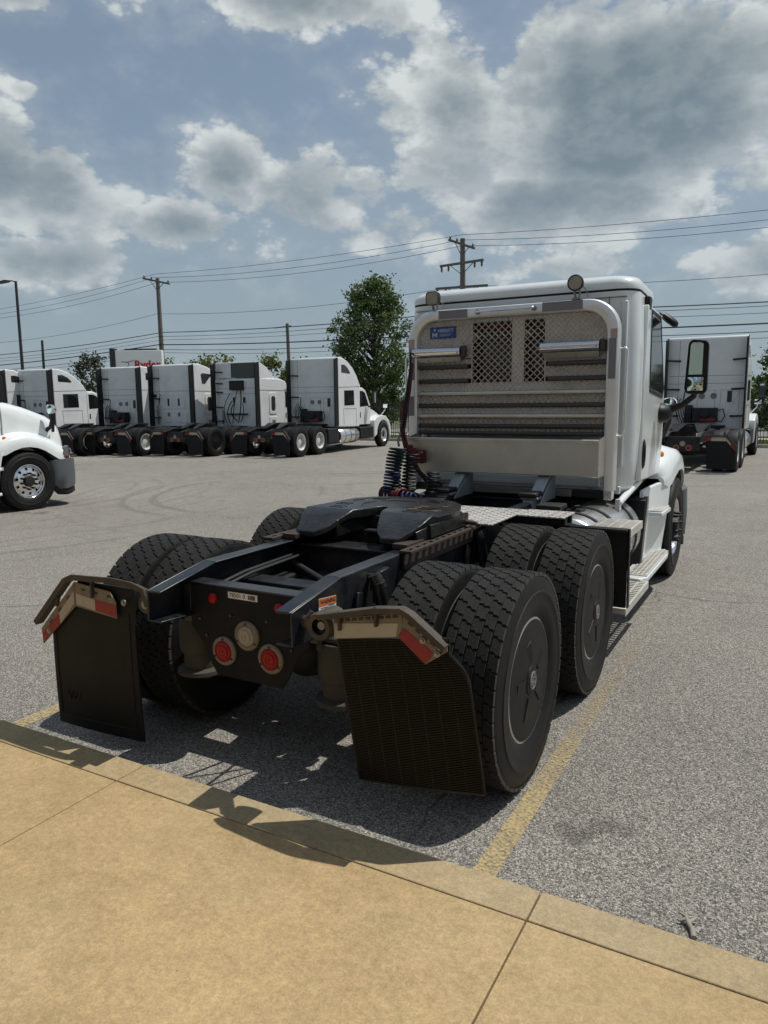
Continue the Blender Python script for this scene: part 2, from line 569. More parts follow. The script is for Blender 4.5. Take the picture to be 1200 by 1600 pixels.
def tag(o, label, cat, group=None):
    o['label'] = label
    o['category'] = cat
    if group:
        o['group'] = group
    return o


def struct(o, kind='structure'):
    o['kind'] = kind
    return o


def inst(src, parent, loc=None, rz=None):
    o = src.copy()
    COL.objects.link(o)
    o.parent = parent
    if loc is not None:
        o.location = loc
    if rz is not None:
        o.rotation_euler = (0, 0, rz)
    return o


KIDS = {}


def copy_tree(src, parent):
    o = src.copy()
    COL.objects.link(o)
    o.parent = parent
    for c in KIDS[src.name] if src.name in KIDS else src.children:
        copy_tree(c, o)
    return o


def text_mesh(body, size, mat, bold=0.0, depth=0.002, shear=0.0, sx=1.0):
    cu = bpy.data.curves.new('lettering', 'FONT')
    cu.body = body
    cu.size = size
    cu.offset = bold
    cu.extrude = depth
    cu.shear = shear
    cu.align_x = 'CENTER'
    cu.align_y = 'CENTER'
    cu.resolution_u = 4
    t = bpy.data.objects.new('lettering', cu)
    COL.objects.link(t)
    dg = bpy.context.evaluated_depsgraph_get()
    me = bpy.data.meshes.new_from_object(t.evaluated_get(dg))
    bpy.data.objects.remove(t)
    me.materials.clear()
    me.materials.append(mat)
    if sx != 1.0:
        me.transform(Matrix.Diagonal((sx, 1, 1, 1)))
    return me


def lettering(name, body, size, mat, parent, mtx, **kw):
    me = text_mesh(body, size, mat, **kw)
    me.transform(mtx)
    o = bpy.data.objects.new(name, me)
    COL.objects.link(o)
    o.parent = parent
    return o


FACE_BACK = Matrix(((1, 0, 0, 0), (0, 0, -1, 0), (0, 1, 0, 0), (0, 0, 0, 1)))   # letters read from -Y


# ------------------------------------------------------------------ ground
def asphalt_mat():
    m = bpy.data.materials.new('asphalt')
    m.use_nodes = True
    N, L = m.node_tree.nodes, m.node_tree.links
    b = N['Principled BSDF']
    b.inputs['Roughness'].default_value = 0.85
    b.inputs['Specular IOR Level'].default_value = 0.3
    t = N.new('ShaderNodeTexCoord')

    def noise(s, d, r):
        n = N.new('ShaderNodeTexNoise')
        n.inputs['Scale'].default_value = s
        n.inputs['Detail'].default_value = d
        n.inputs['Roughness'].default_value = r
        L.new(t.outputs['Object'], n.inputs['Vector'])
        return n.outputs['Fac']

    def vor(s):
        n = N.new('ShaderNodeTexVoronoi')
        n.inputs['Scale'].default_value = s
        L.new(t.outputs['Object'], n.inputs['Vector'])
        return n
    v1, v2 = vor(145.0), vor(290.0)
    sp = N.new('ShaderNodeSeparateColor')
    L.new(v1.outputs['Color'], sp.inputs[0])
    sp2 = N.new('ShaderNodeSeparateColor')
    L.new(v2.outputs['Color'], sp2.inputs[0])

    def mt(op, a, b2=None, c=None):
        n = N.new('ShaderNodeMath')
        n.operation = op
        for i, v in enumerate((a, b2, c)):
            if v is None:
                continue
            if isinstance(v, (int, float)):
                n.inputs[i].default_value = v
            else:
                L.new(v, n.inputs[i])
        return n.outputs[0]
    def sstep(v):
        q = N.new('ShaderNodeMapRange')
        q.interpolation_type = 'SMOOTHSTEP'
        q.inputs['From Min'].default_value = 0.42
        q.inputs['From Max'].default_value = 0.58
        L.new(v, q.inputs['Value'])
        return q.outputs[0]
    st = mt('ADD', mt('MULTIPLY', sp.outputs[0], 0.55), mt('MULTIPLY', sp2.outputs[1], 0.45))
    rmp = N.new('ShaderNodeValToRGB')
    e = rmp.color_ramp.elements
    e[0].position, e[0].color = 0.10, (0.045, 0.042, 0.038, 1)
    e[1].position, e[1].color = 0.92, (0.58, 0.545, 0.485, 1)
    x = e.new(0.42)
    x.color = (0.175, 0.163, 0.143, 1)
    x = e.new(0.66)
    x.color = (0.315, 0.294, 0.256, 1)
    L.new(st, rmp.inputs[0])
    big = mt('ADD', mt('MULTIPLY', noise(0.22, 6, 0.6), 0.7), mt('MULTIPLY', noise(1.6, 5, 0.6), 0.3))
    mul = N.new('ShaderNodeMapRange')
    mul.inputs['From Min'].default_value = 0.3
    mul.inputs['From Max'].default_value = 0.7
    mul.inputs['To Min'].default_value = 0.80
    mul.inputs['To Max'].default_value = 1.18
    L.new(big, mul.inputs['Value'])
    # tyre scuffs: rings about two turning points
    s = N.new('ShaderNodeSeparateXYZ')
    L.new(t.outputs['Object'], s.inputs[0])
    scuff = None
    for cx, cy, ra, rb in ((-9.5, 14.0, 1.5, 4.2), (-6.0, 10.0, 3.0, 6.5), (-14.0, 6.0, 4.0, 9.0), (3.5, 10.5, 4.0, 7.0)):
        dx, dy = mt('SUBTRACT', s.outputs[0], cx), mt('SUBTRACT', s.outputs[1], cy)
        rad = mt('SQRT', mt('ADD', mt('MULTIPLY', dx, dx), mt('MULTIPLY', dy, dy)))
        nn = N.new('ShaderNodeTexNoise')
        nn.noise_dimensions = '1D'
        nn.inputs['Scale'].default_value = 3.2
        nn.inputs['Detail'].default_value = 3
        L.new(mt('ADD', rad, mt('MULTIPLY', noise(0.6, 2, 0.5), 0.5)), nn.inputs['W'])
        inside = mt('MULTIPLY', mt('GREATER_THAN', rad, ra), mt('LESS_THAN', rad, rb))
        k = N.new('ShaderNodeMapRange')
        k.inputs['From Min'].default_value = 0.52
        k.inputs['From Max'].default_value = 0.72
        k.inputs['To Max'].default_value = 0.24
        L.new(nn.outputs['Fac'], k.inputs['Value'])
        w = mt('MULTIPLY', mt('MULTIPLY', k.outputs[0], inside), sstep(noise(0.25, 3, 0.6)))
        scuff = w if scuff is None else mt('MAXIMUM', scuff, w)
    f = mt('MULTIPLY', mul.outputs[0], mt('SUBTRACT', 1.0, scuff))
    # wandering cracks
    cr = N.new('ShaderNodeTexVoronoi')
    cr.feature = 'DISTANCE_TO_EDGE'
    cr.inputs['Scale'].default_value = 0.16
    wv = N.new('ShaderNodeTexNoise')
    wv.inputs['Scale'].default_value = 1.3
    wv.inputs['Detail'].default_value = 6
    L.new(t.outputs['Object'], wv.inputs['Vector'])
    va = N.new('ShaderNodeVectorMath')
    va.operation = 'MULTIPLY_ADD'
    L.new(wv.outputs['Color'], va.inputs[0])
    va.inputs[1].default_value = (0.7, 0.7, 0)
    L.new(t.outputs['Object'], va.inputs[2])
    L.new(va.outputs[0], cr.inputs['Vector'])
    ck = N.new('ShaderNodeMapRange')
    ck.inputs['From Max'].default_value = 0.0035
    ck.inputs['To Min'].default_value = 0.55
    ck.inputs['To Max'].default_value = 1.0
    L.new(cr.outputs['Distance'], ck.inputs['Value'])
    f = mt('MULTIPLY', f, ck.outputs[0])
    # oil drips and dark patches
    od = N.new('ShaderNodeMapRange')
    od.interpolation_type = 'SMOOTHSTEP'
    od.inputs['From Min'].default_value = 0.66
    od.inputs['From Max'].default_value = 0.74
    od.inputs['To Max'].default_value = 0.45
    L.new(noise(0.9, 5, 0.55), od.inputs['Value'])
    f = mt('MULTIPLY', f, mt('SUBTRACT', 1.0, od.outputs[0]))
    # darker grime gathered along the kerb
    gk = N.new('ShaderNodeMapRange')
    gk.inputs['From Min'].default_value = -0.95
    gk.inputs['From Max'].default_value = -0.55
    gk.inputs['To Min'].default_value = 0.72
    gk.inputs['To Max'].default_value = 1.0
    L.new(mt('ADD', s.outputs[1], mt('MULTIPLY', noise(2.5, 4, 0.6), 0.25)), gk.inputs['Value'])
    f = mt('MULTIPLY', f, gk.outputs[0])
    vm = N.new('ShaderNodeVectorMath')
    vm.operation = 'SCALE'
    L.new(rmp.outputs[0], vm.inputs[0])
    L.new(f, vm.inputs['Scale'])
    L.new(vm.outputs[0], b.inputs['Base Color'])
    bp = N.new('ShaderNodeBump')
    bp.inputs['Strength'].default_value = 0.8
    bp.inputs['Distance'].default_value = 0.006
    L.new(mt('ADD', mt('MULTIPLY', v1.outputs['Distance'], -0.8), mt('MULTIPLY', st, 0.5)), bp.inputs['Height'])
    L.new(bp.outputs[0], b.inputs['Normal'])
    return m


m_asphalt = asphalt_mat()


def concrete_mat(name, col, dark, light):
    m = M(name, col, 0.85, 0, 0.10, 45, dark, 0.45, 1.1, bump=0.12, bscale=220, rvar=0.05, spec=0.25)
    N, L = m.node_tree.nodes, m.node_tree.links
    b = N['Principled BSDF']
    src = b.inputs['Base Color'].links[0].from_socket
    t = N.new('ShaderNodeTexCoord')
    n = N.new('ShaderNodeTexNoise')
    n.inputs['Scale'].default_value = 0.9
    n.inputs['Detail'].default_value = 8
    n.inputs['Roughness'].default_value = 0.6
    L.new(t.outputs['Object'], n.inputs['Vector'])
    mr = N.new('ShaderNodeMapRange')
    mr.inputs['From Min'].default_value = 0.5
    mr.inputs['From Max'].default_value = 0.8
    mr.inputs['To Max'].default_value = 0.55
    L.new(n.outputs['Fac'], mr.inputs['Value'])
    mx = N.new('ShaderNodeMix')
    mx.data_type = 'RGBA'
    L.new(mr.outputs[0], mx.inputs[0])
    L.new(src, mx.inputs[6])
    mx.inputs[7].default_value = (*light, 1)
    # pitting specks
    v = N.new('ShaderNodeTexVoronoi')
    v.inputs['Scale'].default_value = 17
    L.new(t.outputs['Object'], v.inputs['Vector'])
    sc = N.new('ShaderNodeSeparateColor')
    L.new(v.outputs['Color'], sc.inputs[0])
    g = N.new('ShaderNodeMath')
    g.operation = 'GREATER_THAN'
    L.new(sc.outputs[0], g.inputs[0])
    g.inputs[1].default_value = 0.86
    l = N.new('ShaderNodeMath')
    l.operation = 'LESS_THAN'
    L.new(v.outputs['Distance'], l.inputs[0])
    l.inputs[1].default_value = 0.05
    k = N.new('ShaderNodeMath')
    k.operation = 'MULTIPLY'
    L.new(g.outputs[0], k.inputs[0])
    L.new(l.outputs[0], k.inputs[1])
    k2 = N.new('ShaderNodeMath')
    k2.operation = 'MULTIPLY'
    L.new(k.outputs[0], k2.inputs[0])
    k2.inputs[1].default_value = 0.6
    m3 = N.new('ShaderNodeMix')
    m3.data_type = 'RGBA'
    L.new(k2.outputs[0], m3.inputs[0])
    L.new(mx.outputs[2], m3.inputs[6])
    m3.inputs[7].default_value = (0.10, 0.075, 0.05, 1)

    def mul(src_, fac, lo, hi, a=0.3, z=0.7):
        r = N.new('ShaderNodeMapRange')
        r.inputs['From Min'].default_value = a
        r.inputs['From Max'].default_value = z
        r.inputs['To Min'].default_value = lo
        r.inputs['To Max'].default_value = hi
        L.new(fac, r.inputs['Value'])
        q = N.new('ShaderNodeMix')
        q.data_type = 'RGBA'
        q.blend_type = 'MULTIPLY'
        q.inputs[0].default_value = 1.0
        L.new(src_, q.inputs[6])
        L.new(r.outputs[0], q.inputs[7])
        return q.outputs[2]

    def nz(sc_, d_, r_):
        q = N.new('ShaderNodeTexNoise')
        q.inputs['Scale'].default_value = sc_
        q.inputs['Detail'].default_value = d_
        q.inputs['Roughness'].default_value = r_
        L.new(t.outputs['Object'], q.inputs['Vector'])
        return q.outputs['Fac']
    vg = N.new('ShaderNodeTexVoronoi')
    vg.inputs['Scale'].default_value = 190
    L.new(t.outputs['Object'], vg.inputs['Vector'])
    vgs = N.new('ShaderNodeSeparateColor')
    L.new(vg.outputs['Color'], vgs.inputs[0])
    c = mul(m3.outputs[2], vgs.outputs[0], .86, 1.12, 0, 1)
    c = mul(c, nz(38, 3, .7), .86, 1.13)
    c = mul(c, nz(9, 4, .7), .88, 1.10)
    c = mul(c, nz(1.4, 6, .65), .84, 1.10)
    # grey-green weather staining
    st = N.new('ShaderNodeMapRange')
    st.inputs['From Min'].default_value = 0.55
    st.inputs['From Max'].default_value = 0.75
    st.inputs['To Max'].default_value = 0.5
    L.new(nz(0.7, 5, .6), st.inputs['Value'])
    m5 = N.new('ShaderNodeMix')
    m5.data_type = 'RGBA'
    L.new(st.outputs[0], m5.inputs[0])
    L.new(c, m5.inputs[6])
    m5.inputs[7].default_value = (dark[0] * .8, dark[1] * .86, dark[2] * .95, 1)
    L.new(m5.outputs[2], b.inputs['Base Color'])
    return m


m_concrete = concrete_mat('tan_concrete', (0.43, 0.31, 0.158), (0.335, 0.24, 0.125), (0.50, 0.385, 0.23))
m_kerbtop = concrete_mat('tan_kerb_concrete', (0.40, 0.305, 0.17), (0.30, 0.24, 0.15), (0.46, 0.37, 0.24))
m_joint = M('joint_dirt', (0.06, 0.048, 0.034), 0.95)


def sheet(name, x0, x1, y0, y1, z, mat, kind='structure'):
    o = MB().add([(x0, y0, z), (x1, y0, z), (x1, y1, z), (x0, y1, z)], [(0, 1, 2, 3)]).build(name, mat)
    return struct(o, kind)


m_dirt = M('roadside_ground', (0.09, 0.10, 0.05), 0.95, 0, 0.3, 0.4, (0.14, 0.13, 0.09), 0.5, 0.2)
sheet('ground', -1200, 1200, -600, 2200, -0.06, m_dirt)
sheet('asphalt_lot', -90, 60, -0.97, 28.85, 0.0, m_asphalt)
m_road = M('road_asphalt', (0.20, 0.195, 0.185), 0.9, 0, 0.12, 2)
sheet('road', -220, 160, 37.5, 46.5, 0.0, m_road)
# verge kerb, verge and the footpath along the road
k = MB()
k.box(-90, 60, 28.85, 29.0, -0.05, 0.14)
struct(k.build('verge_kerb', M('verge_kerb_concrete', (0.30, 0.28, 0.24), 0.9, 0, 0.15, 3, (0.18, 0.16, 0.12), 0.5, 1.2), bevel=0.02))
m_grassy = M('verge_grass_ground', (0.062, 0.085, 0.028), 0.95, 0, 0.35, 3, (0.13, 0.125, 0.06), 0.45, 0.8, bump=0.6, bscale=25)
sheet('verge', -150, 100, 29.0, 33.2, 0.10, m_grassy)
sheet('footpath', -150, 100, 33.2, 35.2, 0.11, M('footpath_concrete', (0.46, 0.44, 0.40), 0.9, 0, 0.1, 2))
sheet('road_verge', -150, 100, 35.2, 37.4, 0.10, m_grassy)
# grass blades on the verge
gb = MB()
rg = random.Random(3)
for i in range(5200):
    x = rg.uniform(-21, 8) if i % 2 else rg.uniform(-3, 8)
    y = rg.uniform(29.05, 33.1)
    h = rg.uniform(0.05, 0.16)
    a = rg.uniform(0, pi)
    w = 0.018
    gb.add([(x - w * cos(a), y - w * sin(a), 0.095), (x + w * cos(a), y + w * sin(a), 0.095), (x + rg.uniform(-.05, .05), y + rg.uniform(-.05, .05), 0.1 + h)], [(0, 1, 2)])
struct(gb.build('grass', m_leaf2, recalc=False), 'stuff')

# sidewalk of jointed slabs with an integral kerb band
walk = MB().box(-5, 8, -8, -0.962, -0.05, 0.115).build('sidewalk', m_joint)
struct(walk)
xs = [-4.28, -2.33, -0.38, 1.57, 3.52, 5.47]
for i in range(len(xs) - 1):
    a, b = xs[i] + 0.003, xs[i + 1] - 0.003
    s = MB().box(a, b, -1.116, -0.95, 0.0, 0.132)
    s.build('kerb_slab', m_kerbtop, walk, bevel=0.004, seg=2)
    for y0, y1 in ((-3.07, -1.122), (-5.02, -3.078), (-6.97, -5.028)):
        MB().box(a, b, y0 + 0.003, y1, 0.02, 0.1315).build('concrete_slab', m_concrete, walk, bevel=0.003, seg=2)


# the service building the sidewalk belongs to, behind the viewpoint (the rack mirrors it)
BL = root('service_building', 'long grey service building with a red band along the sidewalk, mirrored in the aluminium rack', 'building', (2, -8.1, 0))
m_brick = M('grey_cladding', (0.40, 0.43, 0.42), 0.7, 0, 0.08, 3, (0.22, 0.23, 0.22), 0.4, 1.0)
wl = MB().box(-26, 26, -9, 0, -.05, 5.6).build('wall', m_brick, BL)
MB().box(-26.1, 26.1, 0.002, .12, 3.6, 4.3).build('red_band', M('red_cladding', (0.30, 0.035, 0.03), .5), BL)
MB().box(-26.2, 26.2, -9.2, .2, 5.61, 5.85).build('roof', m_steel, BL)
for k in range(5):
    f_ = MB().box(-19.5 + k * 9, -16.5 + k * 9, .002, .05, .1, 3.3).build('roller_door', M('roller_door_paint', (.5, .5, .48), .6), BL)
    for j in range(8):
        MB().box(-19.4 + k * 9, -16.6 + k * 9, .052, .07, .2 + j * .38, .52 + j * .38).build('slat', m_steel, f_)
    MB().box(-14.5 + k * 9, -12.5 + k * 9, .002, .04, 1.1, 2.5).build('window', m_glass, BL)


# painted lines: worn paint strips
def paint_mat():
    m = M('worn_yellow_paint', (0.52, 0.405, 0.20), 0.8, 0, 0.25, 40, (.30, .25, .17), .5, 9, spec=0.3)
    N, L = m.node_tree.nodes, m.node_tree.links
    t = N.new('ShaderNodeTexCoord')
    n = N.new('ShaderNodeTexNoise')
    n.inputs['Scale'].default_value = 70
    n.inputs['Detail'].default_value = 4
    L.new(t.outputs['Object'], n.inputs['Vector'])
    n2 = N.new('ShaderNodeTexNoise')
    n2.inputs['Scale'].default_value = 2.2
    n2.inputs['Detail'].default_value = 4
    L.new(t.outputs['Object'], n2.inputs['Vector'])
    s = N.new('ShaderNodeSeparateXYZ')
    L.new(t.outputs['Object'], s.inputs[0])
    w = N.new('ShaderNodeMapRange')       # worn out towards the drive lane
    w.inputs['From Min'].default_value = -0.5
    w.inputs['From Max'].default_value = 3.4
    w.inputs['To Min'].default_value = -0.08
    w.inputs['To Max'].default_value = 0.17
    L.new(s.outputs['Y'], w.inputs['Value'])

    def mt(op, a, b):
        q = N.new('ShaderNodeMath')
        q.operation = op
        for i, v in enumerate((a, b)):
            if isinstance(v, (int, float)):
                q.inputs[i].default_value = v
            else:
                L.new(v, q.inputs[i])
        return q.outputs[0]
    val = mt('ADD', mt('SUBTRACT', mt('ADD', mt('MULTIPLY', n.outputs['Fac'], 0.7), mt('MULTIPLY', n2.outputs['Fac'], 0.3)), w.outputs[0]), 0)
    mr = N.new('ShaderNodeMapRange')
    mr.inputs['From Min'].default_value = 0.42
    mr.inputs['From Max'].default_value = 0.66
    mr.inputs['To Max'].default_value = 0.85
    L.new(val, mr.inputs['Value'])
    b = N['Principled BSDF']
    tr = N.new('ShaderNodeBsdfTransparent')
    ms = N.new('ShaderNodeMixShader')
    L.new(mr.outputs[0], ms.inputs[0])
    L.new(tr.outputs[0], ms.inputs[1])
    L.new(b.outputs[0], ms.inputs[2])
    L.new(ms.outputs[0], N['Material Output'].inputs['Surface'])
    return m


m_paint = paint_mat()
m_paint2 = M('yellow_lot_paint', (0.50, 0.42, 0.22), 0.8, 0, 0.2, 6)
sheet('parking_line', 1.240, 1.335, -0.955, 3.9, 0.004, m_paint)
sheet('parking_line', -1.66, -1.55, -0.955, 3.9, 0.004, m_paint)
for x in (1.72, 4.7, -1.4):
    sheet('parking_line', x, x + 0.1, 17.0, 23.5, 0.004, m_paint2)
# twig lying by the kerb
tw = MB()
tw.tube([(2.055, -.772, .008), (2.045, -.735, .012), (2.03, -.715, .016), (2.02, -.69, .02), (1.998, -.683, .024)], [.011, .010, .009, .007, .004], 6)
tw.tube([(2.03, -.715, .016), (2.045, -.69, .02), (2.055, -.676, .022)], [.008, .006, .003], 6)
tw.tube([(2.02, -.70, .018), (1.998, -.71, .012)], [.007, .004], 6)
tag(tw.build('twig', m_twig, smooth=60), 'short grey forked twig lying on the asphalt beside the tan kerb', 'twig')

# ------------------------------------------------------------------ wheels
R, TW = 0.52, 0.14


def tyre_mesh(tread=True, seg=64):
    b = MB()
    prof = [(.285, .100), (.305, .118), (.335, .134), (.375, .1415), (.415, .1425), (.418, .1445), (.428, .1445), (.431, .1405), (.455, .137), (.480, .132), (.497, .128), (.504, .122)]
    full = [(r, a) for r, a in prof] + [(.504, .04), (.504, -.04)] + [(r, -a) for r, a in reversed(prof)]
    b.cur = 0
    b.lathe(full, seg)
    if not tread:
        # ribbed steer tread
        for x0, x1 in ((-.12, -.078), (-.068, -.03), (-.02, .02), (.03, .068), (.078, .12)):
            b.lathe([(.503, x0), (R - .002, x0 + .002), (R, x0 + .006), (R, x1 - .006), (R - .002, x1 - .002), (.503, x1)], seg)
        return b.mesh('tyre', [m_rubber, m_tread], 50)
    # base of the grooves
    b.cur = 2
    b.lathe([(.5048, .119), (.5052, .04), (.5052, -.04), (.5048, -.119)], seg)
    N = 46
    cols = [(-.129, -.084, 0.0, .0), (-.077, -.031, .55, .012), (-.025, .025, .20, -.013), (.031, .077, .75, .012), (.084, .129, .35, .0)]
    step = 2 * pi / N
    for x0, x1, off, sk in cols:
        sh = abs(x0) > .13 or x1 > .13
        for k in range(N):
            t0 = (k + off) * step
            g = .0105 / R
            a0, a1 = t0 + g / 2, t0 + step - g / 2
            xm = (x0 + x1) / 2
            z = sk / R
            # interlocking Z-shaped block outline
            w = (x1 - x0)
            jog = .30 * step
            poly = [(x0, a0), (x0 + w * .42, a0), (x0 + w * .58, a0 + jog * .6), (x1, a0 + jog * .6 + z * .3),
                    (x1, a1 + jog * .6 + z * .3), (x0 + w * .58, a1 + jog * .6), (x0 + w * .42, a1), (x0, a1)]
            if sh and x0 > 0:
                poly = [(x1 - (p - x0), q) for p, q in poly][::-1]

            def P(x, t, r):
                return (x, r * cos(t), r * sin(t))
            top, low = [], []
            cx, ct = sum(p[0] for p in poly) / 8, sum(p[1] for p in poly) / 8
            for x, t in poly:
                rt = R - 0.5 * max(0, abs(x) - .09) ** 2 / .045 * .12
                low.append(P(x, t, .501))
                top.append(P(cx + (x - cx) * .95, ct + (t - ct) * .955, rt))
            o = len(b.v)
            b.v += low + top
            b.f.append(list(range(o + 8, o + 16)))
            b.m.append(1)
            for j in range(8):
                b.f.append([o + j, o + (j + 1) % 8, o + 8 + (j + 1) % 8, o + 8 + j])
                b.m.append(2)
    return b.mesh('tyre', [m_rubber, m_tread, m_groove], 35)


ME_TYRE = tyre_mesh()
ME_STEER = tyre_mesh(False)


def rim_dual(mat):
    b = MB()
    b.lathe([(.286, -.10), (.30, -.112), (.292, -.118), (.275, -.105), (.268, -.02), (.268, .085), (.277, .108), (.292, .121), (.302, .118), (.302, .110), (.288, .100)], 48)
    b.lathe([(.268, -.02), (.16, -.035), (.145, -.03), (.05, -.03), (.0, -.03)], 48)
    return b.mesh('wheel', mat, 40)


ME_RIM = rim_dual(M('worn_rim_metal', (0.72, 0.72, 0.70), 0.24, 1.0, 0.12, 6, (0.14, 0.12, 0.10), 0.5, 5.0))
ME_RIMW = rim_dual(m_rimwhite)


def cover_mesh():
    b = MB()
    b.lathe([(.293, .112), (.291, .121), (.280, .1215), (.20, .126), (.12, .1295), (.075, .1295), (.072, .134), (.048, .136), (.044, .131)], 56)
    for i in range(5):
        t0 = 2 * pi * i / 5 + .35
        dt = .50
        # a swept vane rising to a small cliff
        def P(r, t, x):
            return (x, r * cos(t), r * sin(t))
        vs = [P(.085, t0, .129), P(.205, t0 + .14, .1245), P(.19, t0 + dt, .1252), P(.095, t0 + dt, .128), P(.095, t0 + .03, .1365), P(.20, t0 + .15, .1305)]
        b.add(vs, [(0, 1, 5, 4), (4, 5, 2, 3), (0, 4, 3), (1, 2, 5)])
    return b.mesh('wheel_cover', m_cover, 25)


ME_COVER = cover_mesh()
b = MB()
b.lathe([(.044, .128), (.046, .139), (.040, .143), (.034, .140), (.030, .136), (.012, .137), (.0, .138)], 24)
for i in range(6):
    t = 2 * pi * i / 6
    b.lathe([(.006, .135), (.006, .144), (0, .1445)], 8, 'X', (0, .025 * cos(t), .025 * sin(t)))
ME_HUB = b.mesh('hub_cap', m_steel, 40)


def steer_rim(mat):
    b = MB()
    b.lathe([(.286, -.10), (.30, -.112), (.292, -.118), (.275, -.105), (.265, .03), (.270, .085), (.278, .108), (.292, .121), (.302, .118), (.302, .110), (.288, .100)], 50)
    n = 60
    rads = [(.268, .060), (.245, .074), (.198, .090), (.165, .096), (.10, .098), (.098, .06)]
    vs = [(a, r * cos(2 * pi * k / n), r * sin(2 * pi * k / n)) for r, a in rads for k in range(n)]
    fs = []
    for i in range(len(rads) - 1):
        for k in range(n):
            if i == 1 and k % 6 in (1, 2):
                continue
            fs.append((i * n + k, i * n + (k + 1) % n, (i + 1) * n + (k + 1) % n, (i + 1) * n + k))
    b.add(vs, fs)
    return b.mesh('wheel', mat, 40)


ME_SRIM = steer_rim(m_chrome)
b = MB()
b.lathe([(.262, .02), (0, .02)], 40)
b.lathe([(.098, .06), (.098, .125), (.088, .150), (.05, .156), (.0, .158)], 32)
ME_DRUM = b.mesh('hub', m_black, 40)
b = MB()
b.lathe([(.019, .094), (.021, .112), (.016, .120), (.014, .165), (.009, .172), (0, .173)], 10, 'X', (0, .142, 0))
ME_NUT = b.mesh('lug_nut', m_plastic, 40)


def mobj(name, me, parent):
    o = bpy.data.objects.new(name, me)
    COL.objects.link(o)
    o.parent = parent
    return o


def dual_wheel(parent, x, y, cover, rim=None, rot=0.0):
    w = mobj('wheel', rim or ME_RIM, parent)
    w.location = (x, y, R)
    w.rotation_euler = (rot, 0, pi if x < 0 else 0)
    mobj('tyre', ME_TYRE, w)
    if cover:
        mobj('wheel_cover', ME_COVER, w)
        mobj('hub_cap', ME_HUB, w)
    return w


def steer_wheel(parent, x, y, rot=0.0):
    w = mobj('wheel', ME_SRIM, parent)
    w.location = (x, y, R)
    w.rotation_euler = (rot, 0, pi if x < 0 else 0)
    mobj('tyre', ME_STEER, w)
    mobj('hub', ME_DRUM, w)
    for k in range(10):
        mobj('lug_nut', ME_NUT, w).rotation_euler = (2 * pi * k / 10, 0, 0)
    return w


# ------------------------------------------------------------------ the day cab tractor in front
T = root('tractor_truck', 'white day cab semi tractor with an aluminium cab rack, parked against the tan kerb', 'truck')
AX2 = 1.314
for x, c in ((1.09, True), (.755, False), (-.755, False), (-1.09, True)):
    dual_wheel(T, x, 0, c, rot=.1 + x)
    dual_wheel(T, x, AX2, c, rot=.9 + x * 2)
FA = 4.95
steer_wheel(T, 1.075, FA, .2)
steer_wheel(T, -1.075, FA, .5)

# frame rails: channels opening inwards, tapered tail
top = [(-.832, .959), (-.438, 1.032), (6.0, 1.032)]
bot = [(6.0, .77), (-.30, .77), (-.832, .805)]
for s in (1, -1):
    b = MB()
    b.prism(top + bot, 'X', s * .43, s * .420)
    for prof in (top, bot[::-1]):
        for (y0, z0), (y1, z1) in zip(prof[:-1], prof[1:]):
            dz = -.010 if prof is top else .010
            b.add([(s * .4195, y0, z0), (s * .34, y0, z0), (s * .34, y1, z1), (s * .4195, y1, z1), (s * .4195, y0, z0 + dz), (s * .34, y0, z0 + dz), (s * .34, y1, z1 + dz), (s * .4195, y1, z1 + dz)],
                  [(0, 1, 2, 3), (7, 6, 5, 4), (0, 4, 5, 1), (1, 5, 6, 2), (2, 6, 7, 3), (3, 7, 4, 0)])
    rail = b.build('frame_rail', m_chassis, T, bevel=.004)
    nb = MB()
    for i in range(20):
        y = -.30 + i * .155
        for z in (.82, .965):
            if (i * 7 + int(z * 100)) % 3:
                nb.lathe([(.013, s * .43), (.013, s * .447), (0, s * .447)], 6, 'X', (0, y, z))
    struct(nb.build('rail_bolts', m_chassis, rail), 'stuff')

# rear crossmember with its light plate
b = MB()
b.prism([(-.36, .955), (.36, .955), (.36, .73), (.29, .66), (.235, .55), (.20, .50), (-.20, .50), (-.235, .55), (-.29, .66), (-.36, .73)], 'Y', -.610, -.600)
cm = b.build('rear_crossmember', m_plate, T, bevel=.003)
b = MB()
b.box(-.415, .415, -.6135, -.515, .955, .965)
b.box(-.412, -.362, -.608, -.52, .75, .9535).box(.362, .412, -.608, -.52, .75, .9535)
b.build('crossmember_flange', m_chassis, cm, bevel=.004)
for x, z in ((-.30, .78), (.30, .78), (-.26, .70), (.26, .70), (-.1, .82), (.12, .82)):
    MB().lathe([(.008, -.610), (.008, -.616), (0, -.617)], 6, 'Y', (x, 0, z)).build('bolt', m_chassis, cm)


def round_lamp(x, z, name, lens, rb=.073, rl=.050, rng=m_tan):
    b = MB()
    b.lathe([(rb, -.610), (rb, -.620), (rb - .006, -.626), (rl + .004, -.627), (rl + .001, -.620)], 32, 'Y', (x, 0, z))
    l = b.build(name, rng, T, smooth=40)
    b = MB()
    b.lathe([(rl + .002, -.618), (rl, -.628), (rl * .88, -.633), (rl * .84, -.630), (rl * .66, -.631), (rl * .62, -.636), (rl * .40, -.637), (rl * .36, -.634), (rl * .14, -.634), (rl * .10, -.638), (0, -.638)], 32, 'Y', (x, 0, z))
    b.build('lens', lens, l, smooth=25)
    sb = MB()
    for k in range(3):
        t = pi / 2 + k * 2 * pi / 3
        sb.lathe([(.006, -.626), (.006, -.630), (0, -.631)], 8, 'Y', (x + (rb - .012) * cos(t), 0, z + (rb - .012) * sin(t)))
    sb.build('screws', m_rust, l)


